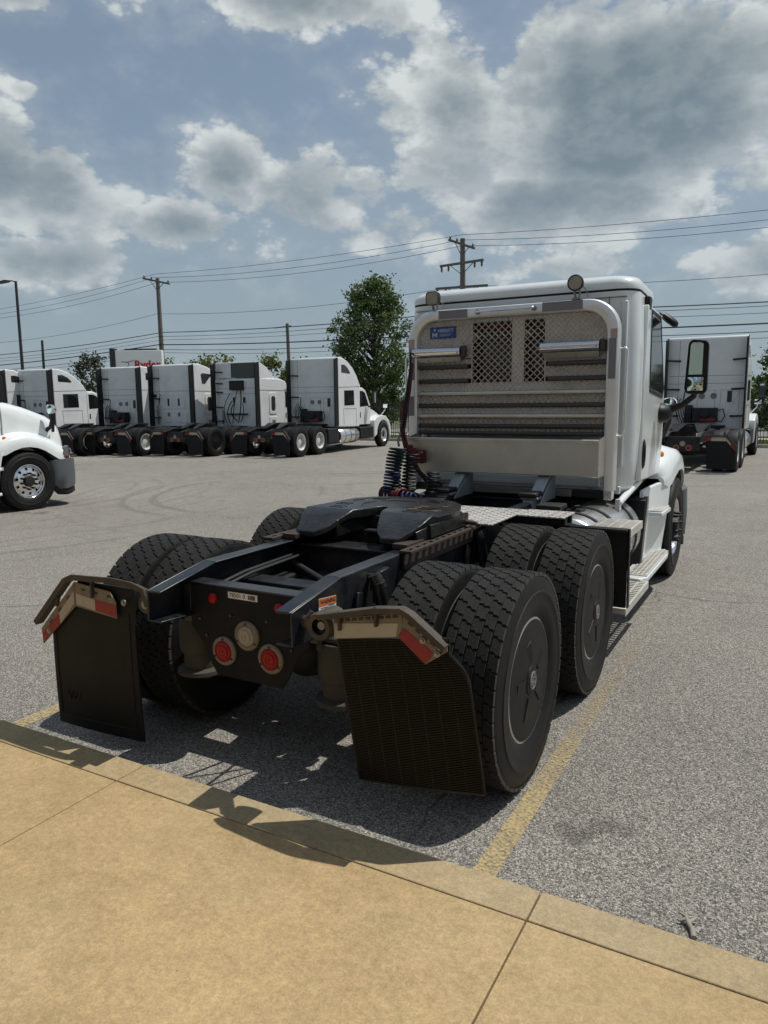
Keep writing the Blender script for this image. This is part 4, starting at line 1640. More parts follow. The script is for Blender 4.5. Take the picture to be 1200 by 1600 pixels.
def day_cab(P):
    b = MB()
    lv = [(1.035, .95, 3.24, 4.62), (1.06, 1.0, 3.185, 4.64), (1.12, 1.035, 3.16, 4.65), (1.35, 1.055, 3.152, 4.65), (1.7, 1.07, 3.15, 4.65), (1.93, 1.07, 3.15, 4.64), (2.3, 1.066, 3.15, 4.44), (2.62, 1.055, 3.15, 4.25), (2.742, 1.045, 3.155, 4.17)]
    b.loft([rrect(h, a, c, z, rc=.17) for z, h, a, c in lv])
    body = b.build('cab_body', m_cabgrey if False else m_white, P, smooth=38)
    b = MB()
    b.loft([rrect(1.043, 3.16, 4.17, 2.742, rc=.17), rrect(1.047, 3.155, 4.18, 2.748, rc=.17), rrect(1.047, 3.155, 4.18, 2.758, rc=.17), rrect(1.04, 3.16, 4.17, 2.764, rc=.17)])
    b.build('roof_gasket', m_plastic, body, smooth=40)
    b = MB()
    rv = [(2.760, 1.050, 3.150, 4.20, .17), (2.80, 1.052, 3.148, 4.22, .17), (2.835, 1.04, 3.162, 4.21, .18), (2.862, 1.015, 3.19, 4.18, .19), (2.880, .97, 3.24, 4.12, .20), (2.892, .88, 3.34, 4.0, .22), (2.897, .6, 3.5, 3.85, .2)]
    b.loft([rrect(h, a, c, z, rc=r_) for z, h, a, c, r_ in rv])
    roof = b.build('roof', m_white, P, smooth=60)
    b = MB()
    for x in (-.5, -.25, 0, .25, .5):
        b.lathe([(.035, 0), (.03, .03), (.0, .04)], 12, 'Z', (x, 4.05, 2.893))
    build_each(b, 'clearance_light', m_amber, roof, smooth=40)
    # back wall pressings
    b = MB()
    for s in (1, -1):
        b.box(s * .955 - .028, s * .955 + .028, 3.140, 3.17, 1.28, 2.66)
        b.box(s * .865 - .03, s * .865 + .03, 3.135, 3.17, 1.18, 1.62)
    b.box(-.80, .80, 3.140, 3.17, 1.10, 1.19)
    b.box(-.78, -.42, 3.140, 3.17, 1.30, 2.62)
    b.box(.48, .80, 3.140, 3.17, 1.30, 2.62)
    build_each(b, 'pressed_panel', m_white, body, bevel=.012, seg=3)
    b = MB()
    b.prism([(-.92, 1.06), (-.62, 1.045), (-.50, 1.0), (-.38, 1.03), (.36, 1.03), (.50, 1.0), (.62, 1.05), (.72, 1.09), (.80, 1.06), (.97, 1.05), (.97, 1.12), (-.92, 1.12)], 'Y', 3.150, 3.185)
    b.build('lower_lip', m_white, body, bevel=.008)
    b = MB()
    for x in (-.83, .83):
        b.box(x - .003, x + .003, 3.145, 3.17, 1.2, 2.70)
    b.box(-.97, .97, 3.145, 3.17, 2.690, 2.696)
    struct(b.build('panel_joint', m_tapegrey, body), 'stuff')
    b = MB()
    for k in range(17):
        z_ = 1.32 + .08 * k
        for x in (-.845, .815):
            b.lathe([(.006, 3.150), (.005, 3.146), (0, 3.145)], 6, 'Y', (x, 0, z_))
    struct(b.build('rivets', m_cabgrey, body), 'stuff')
    w = MB().prism([(-.40, 1.92), (.42, 1.92), (.42, 2.56), (-.40, 2.56)], 'Y', 3.138, 3.16).build('back_window', m_glass, P, bevel=.02)
    MB().prism([(-.43, 1.90), (-.43, 2.58), (-.40, 2.58), (-.40, 1.90)], 'Y', 3.134, 3.16).prism([(.42, 1.90), (.42, 2.58), (.45, 2.58), (.45, 1.90)], 'Y', 3.134, 3.16).prism([(-.43, 1.888), (-.43, 1.918), (.45, 1.918), (.45, 1.888)], 'Y', 3.1345, 3.16).build('window_seal', m_plastic, w)
    # floor and tunnel
    MB().box(-.95, .95, 3.3, 4.6, .96, 1.05).box(-.45, .45, 3.25, 4.6, .80, .96).build('cab_floor', m_black, P, bevel=.02)
    MB().box(-.38, .38, 3.55, 5.7, .72, 1.55).box(-.30, .30, 3.2, 3.6, .62, .98).build('engine_block', m_black, P, bevel=.05)
    # windscreen
    b = MB()
    b.prism([(4.652, 1.97), (4.672, 1.97), (4.29, 2.67), (4.27, 2.67)], 'X', -.93, .93)
    b.build('windscreen', m_glass, P, bevel=.006)
    for s in (1, -1):
        d = MB()
        side_prism(d, [(3.46, 1.14), (4.50, 1.12), (4.575, 1.5), (4.57, 1.93), (4.18, 2.64), (3.52, 2.66), (3.46, 1.95)], s, 1.035, 1.083)
        door = d.build('door', m_white, P, bevel=.014, seg=3)
        g = MB()
        side_prism(g, [(3.74, 1.95), (4.42, 1.90), (4.46, 1.96), (4.14, 2.57), (3.70, 2.59)], s, 1.04, 1.087)
        g.build('door_window', m_glass, door, bevel=.004)
        q = MB()
        fr = [(3.72, 1.93), (4.43, 1.88), (4.50, 1.95), (4.16, 2.60), (3.68, 2.62)]
        for i in range(5):
            p_, q_ = fr[i], fr[(i + 1) % 5]
            q.bar((s * 1.080, *p_), (s * 1.080, *q_), .030, .016, (1, 0, 0))
        q.build('window_seal', m_plastic, door)
        h = MB()
        h.loft([[(s * (1.08 + dx), 3.53 + .055 * cos(t) * k, 1.375 + .13 * sin(t) * k) for t in [2 * pi * i / 20 for i in range(20)]] for dx, k in ((0, 1.0), (.012, 1.0), (.02, .8), (.016, .6), (.006, .5))])
        h.build('door_handle', m_plastic, door, smooth=40)
        # main mirror: two glasses in one housing on a curved arm
        mh = MB()
        x0, x1 = 1.315, 1.50
        yb, yf = 4.26, 4.42
        out = []
        for (cx, cz, a0) in ((x1 - .045, 2.39 - .05, 0), (x0 + .055, 2.41 - .06, 90), (x0 + .035, 1.905 + .05, 180), (x1 - .045, 1.90 + .05, 270)):
            for k in range(5):
                a = radians(a0 + 90 * k / 4)
                out.append((cx + .045 * cos(a), cz + .05 * sin(a)))
        cxm, czm = .5 * (x0 + x1), 2.15
        mh.loft([[(s * (cxm + (x - cxm) * k), y, czm + (z - czm) * k) for x, z in out] for y, k in ((yb + .012, .90), (yb, .96), (yb, 1.0), (yb + .03, 1.02), (yf - .04, .97), (yf, .80))])
        hous = mh.build('mirror_housing', m_plastic, P, smooth=40)
        g = MB()
        g.prism([(s * (x0 + .022), 2.08), (s * (x1 - .045), 2.08), (s * (x1 - .045), 2.36), (s * (x1 - .07), 2.375), (s * (x0 + .045), 2.375), (s * (x0 + .03), 2.35)], 'Y', yb - .002, yb + .01)
        g.build('flat_mirror', m_mirror, hous)
        g = MB()
        g.loft([[(s * (x0 + (.135) * i / 6 + .018), yb - .004 - .016 * sin(pi * i / 6) * sin(pi * j / 5), 1.93 + .125 * j / 5) for i in range(7)] for j in range(6)], closed=False, caps=False)
        g.build('convex_mirror', m_mirror, hous, smooth=60)
        a = MB()
        a.tube([(s * 1.07, 4.42, 1.74), (s * 1.16, 4.42, 1.755), (s * 1.28, 4.40, 1.80), (s * 1.38, 4.36, 1.88), (s * 1.40, 4.34, 1.95)], [.055, .045, .028, .028, .03], 12)
        a.loft([[(s * (1.06 + dx), 4.40 + .16 * cos(t) * k, 1.72 + .10 * sin(t) * k) for t in [2 * pi * i / 18 for i in range(18)]] for dx, k in ((0, 1.0), (.04, 1.0), (.10, .7), (.13, .35))])
        a.build('mirror_arm', m_plastic, P, smooth=50)
        # look-down mirror above the door
        a = MB()
        a.loft([[Vector((s * (1.055 + .16 * f), 4.26 + dy + .0 * f, 2.665 - .125 * f)) + Vector((s * .028 * k * sin(t) * .5, .06 * k * cos(t), .03 * k * sin(t))) for t in [2 * pi * i / 14 for i in range(14)]] for f, k, dy in ((0, .3, 0), (.2, .35, 0), (.25, 1.0, 0), (.5, 1.15, 0), (.85, 1.1, 0), (1.0, .8, 0), (1.03, .3, 0))])
        a.build('lookdown_mirror', m_plastic, P, smooth=50)
        MB().box(*sorted((s * 1.035, s * 1.085)), 3.55, 3.66, 2.615, 2.735).build('antenna_mount', m_plastic, P, bevel=.012)
        # side fairing and cab steps
        f = MB()
        f.loft([[(s * xt, yt_, zt_), (s * (xt + xm), ym_, .78), (s * xb_, yb_2, .27), (s * (xb_ - .04), yb_2, .27), (s * (xt + xm - .04), ym_, .78), (s * (xt - .04), yt_, zt_)] for xt, xm, xb_, yt_, ym_, yb_2, zt_ in ((1.035, .02, 1.05, 3.92, 3.78, 3.62, 1.005), (1.06, .02, 1.085, 4.10, 4.05, 3.9, 1.02), (1.11, .01, 1.10, 4.34, 4.25, 4.2, 1.04), (1.20, -.01, 1.14, 4.50, 4.44, 4.38, 1.055))])
        fair = f.build('side_fairing', m_white, P, bevel=.012)
        f = MB()
        pl = [(1.02, 3.02), (1.19, 3.0), (1.235, 3.10), (1.238, 4.2), (1.225, 4.34), (1.18, 4.44), (1.10, 4.48), (1.02, 4.48)]
        pl = [(s * x, y) for x, y in pl]
        f.prism(pl, 'Z', .315, .368)
        f.build('step_base', m_white, fair, bevel=.014, seg=3)
        grid_step(*sorted((s * 1.07, s * 1.215)), 3.12, 4.30, .376, .012, fair, 'step_tread', 4, 18)
        f = MB()
        pl = [(s * 1.03, 4.0), (s * 1.20, 4.0), (s * 1.215, 4.45), (s * 1.03, 4.48)]
        f.prism(pl, 'Z', .745, .795)
        f.build('step_base', m_white, fair, bevel=.014, seg=3)
        grid_step(*sorted((s * 1.07, s * 1.18)), 4.03, 4.48, .803, .012, fair, 'step_tread', 4, 8)
        f = MB()
        side_prism(f, [(3.78, .93), (3.94, .95), (3.66, .25), (3.52, .27)], s, .62, 1.085)
        f.build('fairing_guard', m_plastic, P, bevel=.006)
        MB().bar((s * 1.092, 3.84, .95), (s * 1.092, 3.56, .255), .05, .012, (1, 0, 0)).build('guard_edge', m_steel, P, bevel=.003)
        f = MB()
        f.tube([(s * .985, 3.06, .985), (s * 1.0, 3.16, 1.02), (s * 1.025, 3.5, 1.09), (s * 1.03, 3.75, 1.11)], [.028, .03, .03, .02], 10)
        f.box(*sorted((s * .962, s * 1.0)), 3.02, 3.09, .93, 1.02)
        f.build('cab_mount_tube', m_white, P, smooth=50)
    # ---------------- hood and fenders
    b = MB()
    secs = [(4.66, .985, 1.12, 1.72, 1.955), (4.9, .965, 1.10, 1.64, 1.92), (5.2, .925, 1.05, 1.55, 1.845), (5.5, .86, 1.0, 1.42, 1.75), (5.72, .80, .95, 1.32, 1.68), (5.88, .74, .9, 1.22, 1.60), (5.98, .69, .85, 1.12, 1.50), (6.05, .64, .80, 1.02, 1.34), (6.10, .58, .70, .92, 1.10)]
    rings = []
    for y, w, zb, zs, zt in secs:
        h = zt - zs
        half_ = [(w, zb), (w, zs), (w * .985, zs + h * .45), (w * .93, zs + h * .76), (w * .80, zs + h * .94), (w * .45, zt), (0, zt + .012)]
        rings.append([(x, y, z) for x, z in half_] + [(-x, y, z) for x, z in half_[-2::-1]])
    b.loft(rings)
    hood = b.build('hood', m_white, P, smooth=42)
    MB().prism([(.50, .75), (.54, 1.30), (-.54, 1.30), (-.50, .75)], 'Y', 6.085, 6.12).build('grille', m_plastic, P, bevel=.01)
    for k in range(6):
        MB().bar((-.50, 6.13, .80 + .085 * k), (.50, 6.13, .80 + .085 * k), .02, .03).build('grille_bar', m_chrome, P, bevel=.004)
    for s in (1, -1):
        b = MB()
        rings = []
        for y, zt, xo, lip in ((4.38, 1.13, 1.15, 1.02), (4.45, 1.24, 1.18, .99), (4.55, 1.31, 1.20, 1.01), (4.70, 1.37, 1.212, 1.08), (4.85, 1.395, 1.22, 1.125), (5.0, 1.39, 1.222, 1.13), (5.15, 1.37, 1.222, 1.105), (5.30, 1.335, 1.215, 1.045), (5.45, 1.285, 1.20, .955), (5.58, 1.23, 1.175, .88), (5.75, 1.14, 1.12, .855), (5.92, 1.03, 1.02, .86), (6.05, .95, .88, .86)):
            dz = zt - lip
            prof = [(.60, zt + .14), (.80, zt + .06), (.98, zt - dz * .02), (xo - .06, zt - dz * .22), (xo - .015, zt - dz * .45), (xo, zt - dz * .75), (xo, lip), (xo - .03, lip + .004), (xo - .06, zt - dz * .5), (.80, zt - .06), (.60, zt - .03)]
            rings.append([(s * x, y, z) for x, z in prof])
        b.loft(rings)
        fen = b.build('fender', m_white, P, smooth=45)
        # wheel-house lining
        b = MB()
        arch = [(FA + .64 * cos(radians(a)), R + .62 * sin(radians(a))) for a in range(8, 176, 12)]
        rings = [[(s * .62, y, z), (s * 1.15, y, z), (s * 1.15, y, z + .015), (s * .62, y, z + .015)] for y, z in arch]
        b.loft(rings)
        b.build('wheelhouse_liner', m_plastic, fen, smooth=50)
        # headlight wrapping round the corner
        b = MB()
        rings = []
        for y, x, z0, z1 in ((5.70, 1.135, .90, .96), (5.78, 1.115, .88, 1.08), (5.88, 1.06, .875, 1.11), (5.97, .96, .875, 1.10), (6.05, .80, .875, 1.05)):
            rings.append([(s * x, y, z0), (s * x, y, z1), (s * (x - .06), y - .04, z1), (s * (x - .06), y - .04, z0)])
        b.loft(rings)
        hl_ = b.build('headlight', m_lamp, P, smooth=50)
        MB().bar((s * 1.128, 5.79, .90), (s * 1.092, 5.86, .91), .014, .045).build('indicator', m_red, hl_, bevel=.004)
        MB().lathe([(.06, 0), (.055, .02), (.03, .03), (0, .035)], 16, 'Y', (s * .93, 5.97, 1.0)).build('lamp_bowl', m_chrome, hl_, smooth=50)
        b = MB()
        b.lathe([(.032, s * 1.068), (.034, s * 1.085), (.02, s * 1.098), (0, s * 1.10)], 20, 'X', (0, 4.615, 1.30))
        b.build('side_marker', m_amber, fen, smooth=50)
        # hood mirror on its stalk
        b = MB()
        b.tube([(s * .80, 5.62, 1.40), (s * .93, 5.63, 1.46), (s * .99, 5.62, 1.60), (s * 1.0, 5.62, 1.70)], [.045, .035, .025, .022], 10)
        b.tube([(s * .86, 5.72, 1.38), (s * .95, 5.68, 1.50), (s * 1.0, 5.64, 1.66)], [.03, .022, .018], 10)
        st_ = b.build('hood_mirror_stalk', m_plastic, P, smooth=50)
        b = MB()
        b.loft([[(s * .99 + .085 * k * cos(t) * abs(cos(t)) ** -.35 if abs(cos(t)) > 1e-3 else s * .99, y + .13, 1.79 + .085 * k * sin(t) * (abs(sin(t)) ** -.35 if abs(sin(t)) > 1e-3 else 1)) for t in [2 * pi * (i + .5) / 20 for i in range(20)]] for y, k in ((5.462, .86), (5.455, .95), (5.46, 1.0), (5.52, .95), (5.57, .6), (5.58, .2))])
        b.build('hood_mirror', m_chrome, st_, smooth=45)
        b = MB()
        b.lathe([(.078, 5.587), (.05, 5.579), (0, 5.576)], 20, 'Y', (s * .99, 0, 1.79))
        b.build('hood_mirror_glass', m_mirror, st_, smooth=60)
    # bumper: three pieces, grey corners
    b = MB()
    b.loft([[(x, y, .34), (x, y + .02, .55), (x, y, .80), (x, y - .06, .80), (x, y - .06, .34)] for x, y in ((-.80, 6.115), (-.4, 6.19), (0, 6.21), (.4, 6.19), (.80, 6.115))])
    b.build('bumper_centre', m_greyplastic, P, bevel=.01)
    for s in (1, -1):
        b = MB()
        rings = []
        for x, y, z0, z1 in ((1.195, 5.46, .40, .855), (1.215, 5.55, .31, .86), (1.21, 5.70, .29, .87), (1.165, 5.84, .31, .875), (1.06, 5.98, .33, .87), (.90, 6.08, .34, .86), (.805, 6.12, .34, .84)):
            rings.append([(s * x, y, z0 + .03), (s * (x + .012), y + .004, (z0 + z1) / 2), (s * x, y, z1), (s * (x - .06), y - .05, z1), (s * (x - .06), y - .05, z0)])
        b.loft(rings)
        b.build('bumper_corner', m_greyplastic, P, smooth=50)
        b = MB()
        b.loft([[(s * x, y, z0), (s * x, y, z0 + .09), (s * (x - .05), y - .04, z0 + .09), (s * (x - .05), y - .04, z0)] for x, y, z0 in ((1.19, 5.48, .31), (1.205, 5.56, .222), (1.20, 5.70, .202), (1.155, 5.83, .222), (1.05, 5.97, .242), (.80, 6.10, .252))])
        b.build('bumper_skirt', m_plastic, P, smooth=50)
    MB().box(-.40, .40, 5.2, 6.1, .42, .60).tube([(-.95, FA, .47), (-.4, FA, .42), (.4, FA, .42), (.95, FA, .47)], .06, 12).build('front_axle', m_black, P, bevel=.01)


day_cab(T)

# ------------------------------------------------------------------ aluminium rack behind the cab
YR = 2.95
rack = MB()


def hoop(inset, y0, y1):
    """closed hoop outline: legs, round shoulders"""
    xo, zt, rc = .958 - inset, 2.672 - inset, .26 - inset * .75
    pts = [(xo, 1.10)]
    for k in range(10):
        a = radians(90 * k / 9)
        pts.append((xo - rc + rc * cos(a), zt - rc + rc * sin(a)))
    for k in range(10):
        a = radians(90 + 90 * k / 9)
        pts.append((-xo + rc + rc * cos(a), zt - rc + rc * sin(a)))
    pts.append((-xo, 1.10))
    return pts


oo, ii = hoop(0, 0, 0), hoop(.098, 0, 0)
rings = []
for (xo, zo), (xi, zi) in zip(oo, ii):
    o_, i_ = Vector((xo, 0, zo)), Vector((xi, 0, zi))
    prof = []
    for f, y in ((0, YR + .10), (0, YR + .035), (.10, YR + .008), (.28, YR), (.80, YR), (.94, YR + .010), (1.0, YR + .035), (1.0, YR + .10)):
        p = o_.lerp(i_, f)
        prof.append((p.x, y, p.z))
    rings.append(prof)
rack.loft(rings)
RK = rack.build('rack_frame', M('brushed_frame_aluminium', (0.80, 0.80, 0.785), 0.44, 0.9, 0.05, 3, (0.48, 0.45, 0.40), 0.3, 2.2), T, smooth=35)
# backing plate with two window openings, made of separate bands
yb = YR + .055


def band(z0, z1, name='panel_band', x0=-.862, x1=.862, proud=0.0, mat=None):
    return MB().box(x0, x1, yb - proud, yb + .01, z0, z1).build(name, mat or m_panel, RK, bevel=.0015, seg=1)


WZ0, WZ1 = 2.0, 2.56
W1, W2 = (-.335, .045), (.145, .338)
# top band follows the rounded shoulders
tb = [(-.862, 2.235), (-.862, 2.40)] + [(x, z) for x, z in [(-.862 + .19 * (1 - cos(radians(a))), 2.38 + .19 * sin(radians(a))) for a in range(0, 91, 15)]]
xs_l = [(x, z) for x, z in tb]
left_poly = [(-.862, 2.235)] + [(x, z) for x, z in tb[2:]] + [(W1[0], 2.572), (W1[0], 2.235)]
MB().prism(left_poly, 'Y', yb, yb + .01).build('panel_band', m_panel, RK)
right_poly = [(-x, z) for x, z in [(-.862, 2.235)] + tb[2:]] + [(W2[1], 2.572), (W2[1], 2.235)]
MB().prism(right_poly, 'Y', yb, yb + .01).build('panel_band', m_panel, RK)
MB().box(W1[0] + .002, W2[1] - .002, yb, yb + .01, WZ1 + .002, 2.573).build('panel_band', m_panel, RK)
MB().box(W1[1], W2[0], yb - .001, yb + .01, WZ0, WZ1).build('window_post', m_panel, RK)
ribs = [2.165, 2.128, 2.005, 1.893, 1.782, 1.690, 1.600]
edges = [2.228, 2.145, 2.018, 1.905, 1.795, 1.702, 1.612, 1.545]
for z1, z0 in zip(edges[:-1], edges[1:]):
    zt, zb = z1 - .003, z0 + .036
    for xa, xb in (((-.862, W1[0] - .002), (W2[1] + .002, .862)) if z0 > 1.97 else ((-.862, .862),)):
        MB().box(xa, xb, yb, yb + .01, zb, zt).build('panel_band', m_panel, RK, bevel=.0015, seg=1)
for i, z in enumerate(edges[1:-1] + [1.548]):
    for xa, xb in (((-.860, W1[0] - .03), (W2[1] + .03, .860)) if z > 1.95 else ((-.860, .860),)):
        # each rib is a folded channel standing proud
        b = MB()
        d = .026 if i % 2 == 0 else .018
        b.prism([(yb + .005, z - .002), (yb - d, z + .003), (yb - d - .003, z + .017), (yb - d + .004, z + .031), (yb + .005, z + .037)], 'X', xa, xb)
        b.build('rib', m_rib if i not in (2, 4) else m_tray, RK, bevel=.001, seg=1)  # two ribs take the lighter tray metal to stand in for pale reflections
# expanded-metal windows
for (xa, xb) in (W1, W2):
    b = MB()
    p = .062
    w = .0135
    cx0, cz0 = xa, WZ0
    k = -20
    for k in range(-16, 24):
        for sgn in (1, -1):
            # line x - xa = sgn*(z - WZ0) + k*p clipped to the window
            pts = []
            c = k * p if sgn > 0 else k * p
            for z in (WZ0, WZ1):
                pass
            t0, t1 = WZ0, WZ1
            # x(z)
            def X(z):
                return xa + sgn * (z - WZ0) * 1.06 + c
            lo, hi = t0, t1
            zs = sorted([WZ0 + sgn * (xa - xa - c) / 1.06 if sgn > 0 else WZ0 - (0 - c) / 1.06, WZ0 + (xb - xa - c) / 1.06 if sgn > 0 else WZ0 - (xb - xa - c) / 1.06])
            lo, hi = max(lo, zs[0]), min(hi, zs[1])
            if hi - lo > .012:
                b.bar((X(lo), yb + .004 + .001 * sgn, lo), (X(hi), yb + .004 + .001 * sgn, hi), .006, w, (0, 1, 0))
    b.bar((xa, yb + .003, WZ0), (xa, yb + .003, WZ1), .009, .010, (1, 0, 0))
    b.bar((xb, yb + .003, WZ0), (xb, yb + .003, WZ1), .009, .010, (1, 0, 0))
    b.build('window_lattice', m_mesh, RK)
# chain holders: half-round bright tubes
for xa, xb in ((-.90, -.425), (.312, .806)):
    b = MB()
    prof = [(yb - .002, 2.336), (yb - .05, 2.338), (yb - .075, 2.325), (yb - .086, 2.298), (yb - .078, 2.270), (yb - .055, 2.252), (yb - .002, 2.250)]
    b.prism(prof, 'X', xa, xb)
    t_ = b.build('chain_holder', m_alubright, RK, smooth=50)
    xe = xb
    MB().box(xe + .001, xe + .045, yb - .06, yb - .002, 2.245, 2.345).build('holder_end', m_rib, t_, bevel=.008)
    MB().prism([(yb - .05, 2.248), (yb - .002, 2.248), (yb - .002, 2.205), (yb - .02, 2.205)], 'X', xa + .02, xb - .01).build('holder_ledge', m_tray, t_, bevel=.003)
    sc = MB()
    for x, z in ((xb - .02, 2.285), (xb - .02, 2.225), (xa + .15, 2.226), (xa + .3, 2.225)):
        sc.lathe([(.007, yb - .088 if z > 2.25 else yb - .04), (.004, yb - .092 if z > 2.25 else yb - .045), (0, yb - .092 if z > 2.25 else yb - .045)], 8, 'Y', (x, 0, z))
    sc.build('rivets', m_steel, t_)
# chain tray across the bottom
b = MB()
b.prism([(2.765, 1.225), (2.735, 1.23), (2.735, 1.525), (2.742, 1.532), (2.760, 1.532), (2.760, 1.250), (2.93, 1.250), (2.93, 1.225)], 'X', -.855, .872)
tr = b.build('chain_tray', m_tray, RK, bevel=.003)
for x in (-.8595, .8765):
    MB().prism([(2.736, 1.226), (2.736, 1.530), (2.945, 1.56), (2.945, 1.226)], 'X', x - .004, x + .004).build('tray_end', m_alu, tr)
b = MB()
b.bar((-.85, 2.7325, 1.508), (.868, 2.7325, 1.508), .002, .012, (0, 1, 0))
b.build('tray_rim', m_alu, tr)
# maker plate
sg = MB().box(-.748, -.490, yb - .006, yb - .0005, 2.420, 2.524).build('maker_plate', m_blue, RK, bevel=.002)
lettering('lettering', 'MERRITT', .043, m_bluetext, sg, Matrix.Translation((-.590, yb - .0068, 2.487)) @ FACE_BACK, depth=.0006, bold=.0009, sx=.92)
b = MB()
b.prism([(-.714, 2.497), (-.700, 2.512), (-.686, 2.497), (-.700, 2.482)], 'Y', yb - .0074, yb - .0063)
b.prism([(-.726, 2.430), (-.726, 2.472), (-.716, 2.476), (-.700, 2.458), (-.684, 2.476), (-.674, 2.472), (-.674, 2.430), (-.685, 2.430), (-.685, 2.450), (-.700, 2.438), (-.715, 2.450), (-.715, 2.430)], 'Y', yb - .0074, yb - .0063)
for k in range(2):
    b.box(-.655, -.53 - .02 * k, yb - .0074, yb - .0063, 2.455 - .014 * k, 2.459 - .014 * k)
b.build('plate_emblem', m_bluetext, sg)
# grab rails
MB().tube([(-.255, YR + .002, 2.622), (-.262, YR - .03, 2.624), (-.245, YR - .038, 2.624), (.235, YR - .038, 2.630), (.252, YR - .03, 2.630), (.247, YR + .002, 2.628)], .010, 8).build('top_grab_rail', m_alubright, RK, smooth=60)
for x, nm in ((-.26, 0), (.25, 1)):
    MB().lathe([(.022, YR + .001), (.022, YR - .008), (0, YR - .008)], 16, 'Y', (x, 0, 2.625)).build('rail_foot', m_steel, RK, smooth=40)
for s in (1, -1):
    MB().tube([(s * .955, 3.03, 2.262), (s * 1.0, 3.03, 2.268), (s * 1.015, 3.03, 2.25), (s * 1.008, 3.03, 1.62), (s * 1.0, 3.03, 1.565), (s * .98, 3.03, 1.552), (s * .955, 3.03, 1.552)], .011, 8).build('side_grab_rail', m_alu, RK, smooth=60)
# reflective tape patches on the frame
for (x0, x1, z0, z1) in ((-.64, -.36, 2.585, 2.660), (.32, .66, 2.590, 2.665), (.882, .940, 2.02, 2.345), (-.94, -.885, 2.05, 2.33), (-.945, -.89, 1.72, 1.90)):
    MB().box(x0, x1, YR - .002, YR + .006, z0, z1).build('tape_patch', m_tapegrey, RK)
for (x0, x1, z0, z1) in ((.892, .945, 2.345, 2.42), (-.945, -.885, 2.33, 2.42)):
    MB().box(x0, x1, YR - .002, YR + .006, z0, z1).build('tape_patch', M('faded_pink_tape', (.42, .31, .29), .5, 0, .08, 10), RK)


# work lamps on the frame
def work_lamp(x, z, round_):
    b = MB()
    y = YR + .0
    if round_:
        b.lathe([(.0, y + .07), (.035, y + .06), (.058, y + .03), (.066, y - .01), (.066, y - .03), (.060, y - .036), (.055, y - .030)], 32, 'Y', (x, 0, z))
    else:
        def sq(k):
            pts = []
            for (cx, cz, a0) in ((.030, .028, 0), (-.030, .028, 90), (-.030, -.028, 180), (.030, -.028, 270)):
                for q in range(5):
                    a = radians(a0 + 90 * q / 4)
                    pts.append((cx + .032 * cos(a), cz + .032 * sin(a)))
            return [(x + px * k, z + pz * k) for px, pz in pts]
        b.loft([[(px, yy, pz) for px, pz in sq(k)] for yy, k in ((y + .07, .4), (y + .05, .8), (y + .01, 1.0), (y - .03, 1.02), (y - .036, .97), (y - .030, .90))])
    l = b.build('work_lamp', m_black, RK, smooth=40)
    b = MB()
    if round_:
        b.lathe([(.056, y - .029), (.03, y - .033), (0, y - .034)], 24, 'Y', (x, 0, z))
    else:
        b.loft([[(px, y - .030, pz) for px, pz in sq(.91)], [(px, y - .032, pz) for px, pz in sq(.3)]])
    b.build('lamp_lens', m_clear, l, smooth=40)
    b = MB()
    b.bar((x - .02, y + .03, z - .06), (x - .01, y + .05, z - .125), .012, .02)
    b.bar((x + .025, y + .03, z - .055), (x + .015, y + .05, z - .125), .012, .02)
    b.box(x - .035, x + .035, y + .02, y + .07, z - .128, z - .112)
    b.tube([(x + .03, y + .05, z), (x + .07, y + .06, z - .05), (x + .08, y + .07, z - .11)], .005, 6)
    b.build('lamp_bracket', m_steel, l, bevel=.002)


work_lamp(-.692, 2.772, False)
work_lamp(.600, 2.800, True)
# rack feet: gusseted struts on the rails
for x in (-.36, .40):
    b = MB()
    b.bar((x, 2.56, 1.02), (x + .03, 2.90, 1.30), .10, .04, (0, -1, 1))
    b.box(x - .07, x + .07, 2.44, 2.56, 1.055, 1.075)
    b.prism([(2.50, 1.02), (2.93, 1.02), (2.93, 1.28)], 'X', x + .07, x + .078)
    b.build('rack_strut', m_silver, RK, bevel=.004)
    MB().box(x - .045, x + .035, 2.42, 2.80, .955, 1.053).build('rack_foot', m_silver, RK, bevel=.005)
    MB().box(x - .08, x + .07, 2.40, 2.60, 1.076, 1.115).build('foot_rubber', m_black, RK, bevel=.012)
for s in (1, -1):
    MB().box(s * .91 - .035, s * .91 + .035, YR + .005, YR + .09, 1.02, 1.10).build('leg_foot', m_alu, RK, bevel=.006)
MB().box(-.6, .6, 2.96, 3.02, 1.03, 1.09).build('rack_crossbar', m_steel, RK, bevel=.006)

# ------------------------------------------------------------------ hoses on the left of the rack


def coil(p0, p1, rad, turns, wire, name, mat, amp=0.0, axis=None):
    p0, p1 = Vector(p0), Vector(p1)
    d = p1 - p0
    t = d.normalized()
    s = t.cross(Vector((0, 1, 0)))
    if s.length < .01:
        s = t.cross(Vector((1, 0, 0)))
    s.normalize()
    u = t.cross(s)
    n = int(turns * 14)
    pts = []
    for k in range(n + 1):
        f = k / n
        a = 2 * pi * turns * f
        r_ = rad * (1 + .08 * sin(f * 9))
        bow = Vector((0, 0, 0)) + s * amp * sin(pi * f)
        pts.append(p0 + d * f + bow + (s * cos(a) + u * sin(a)) * r_)
    MB().tube(pts, wire, 6).build(name, mat, T, smooth=70)


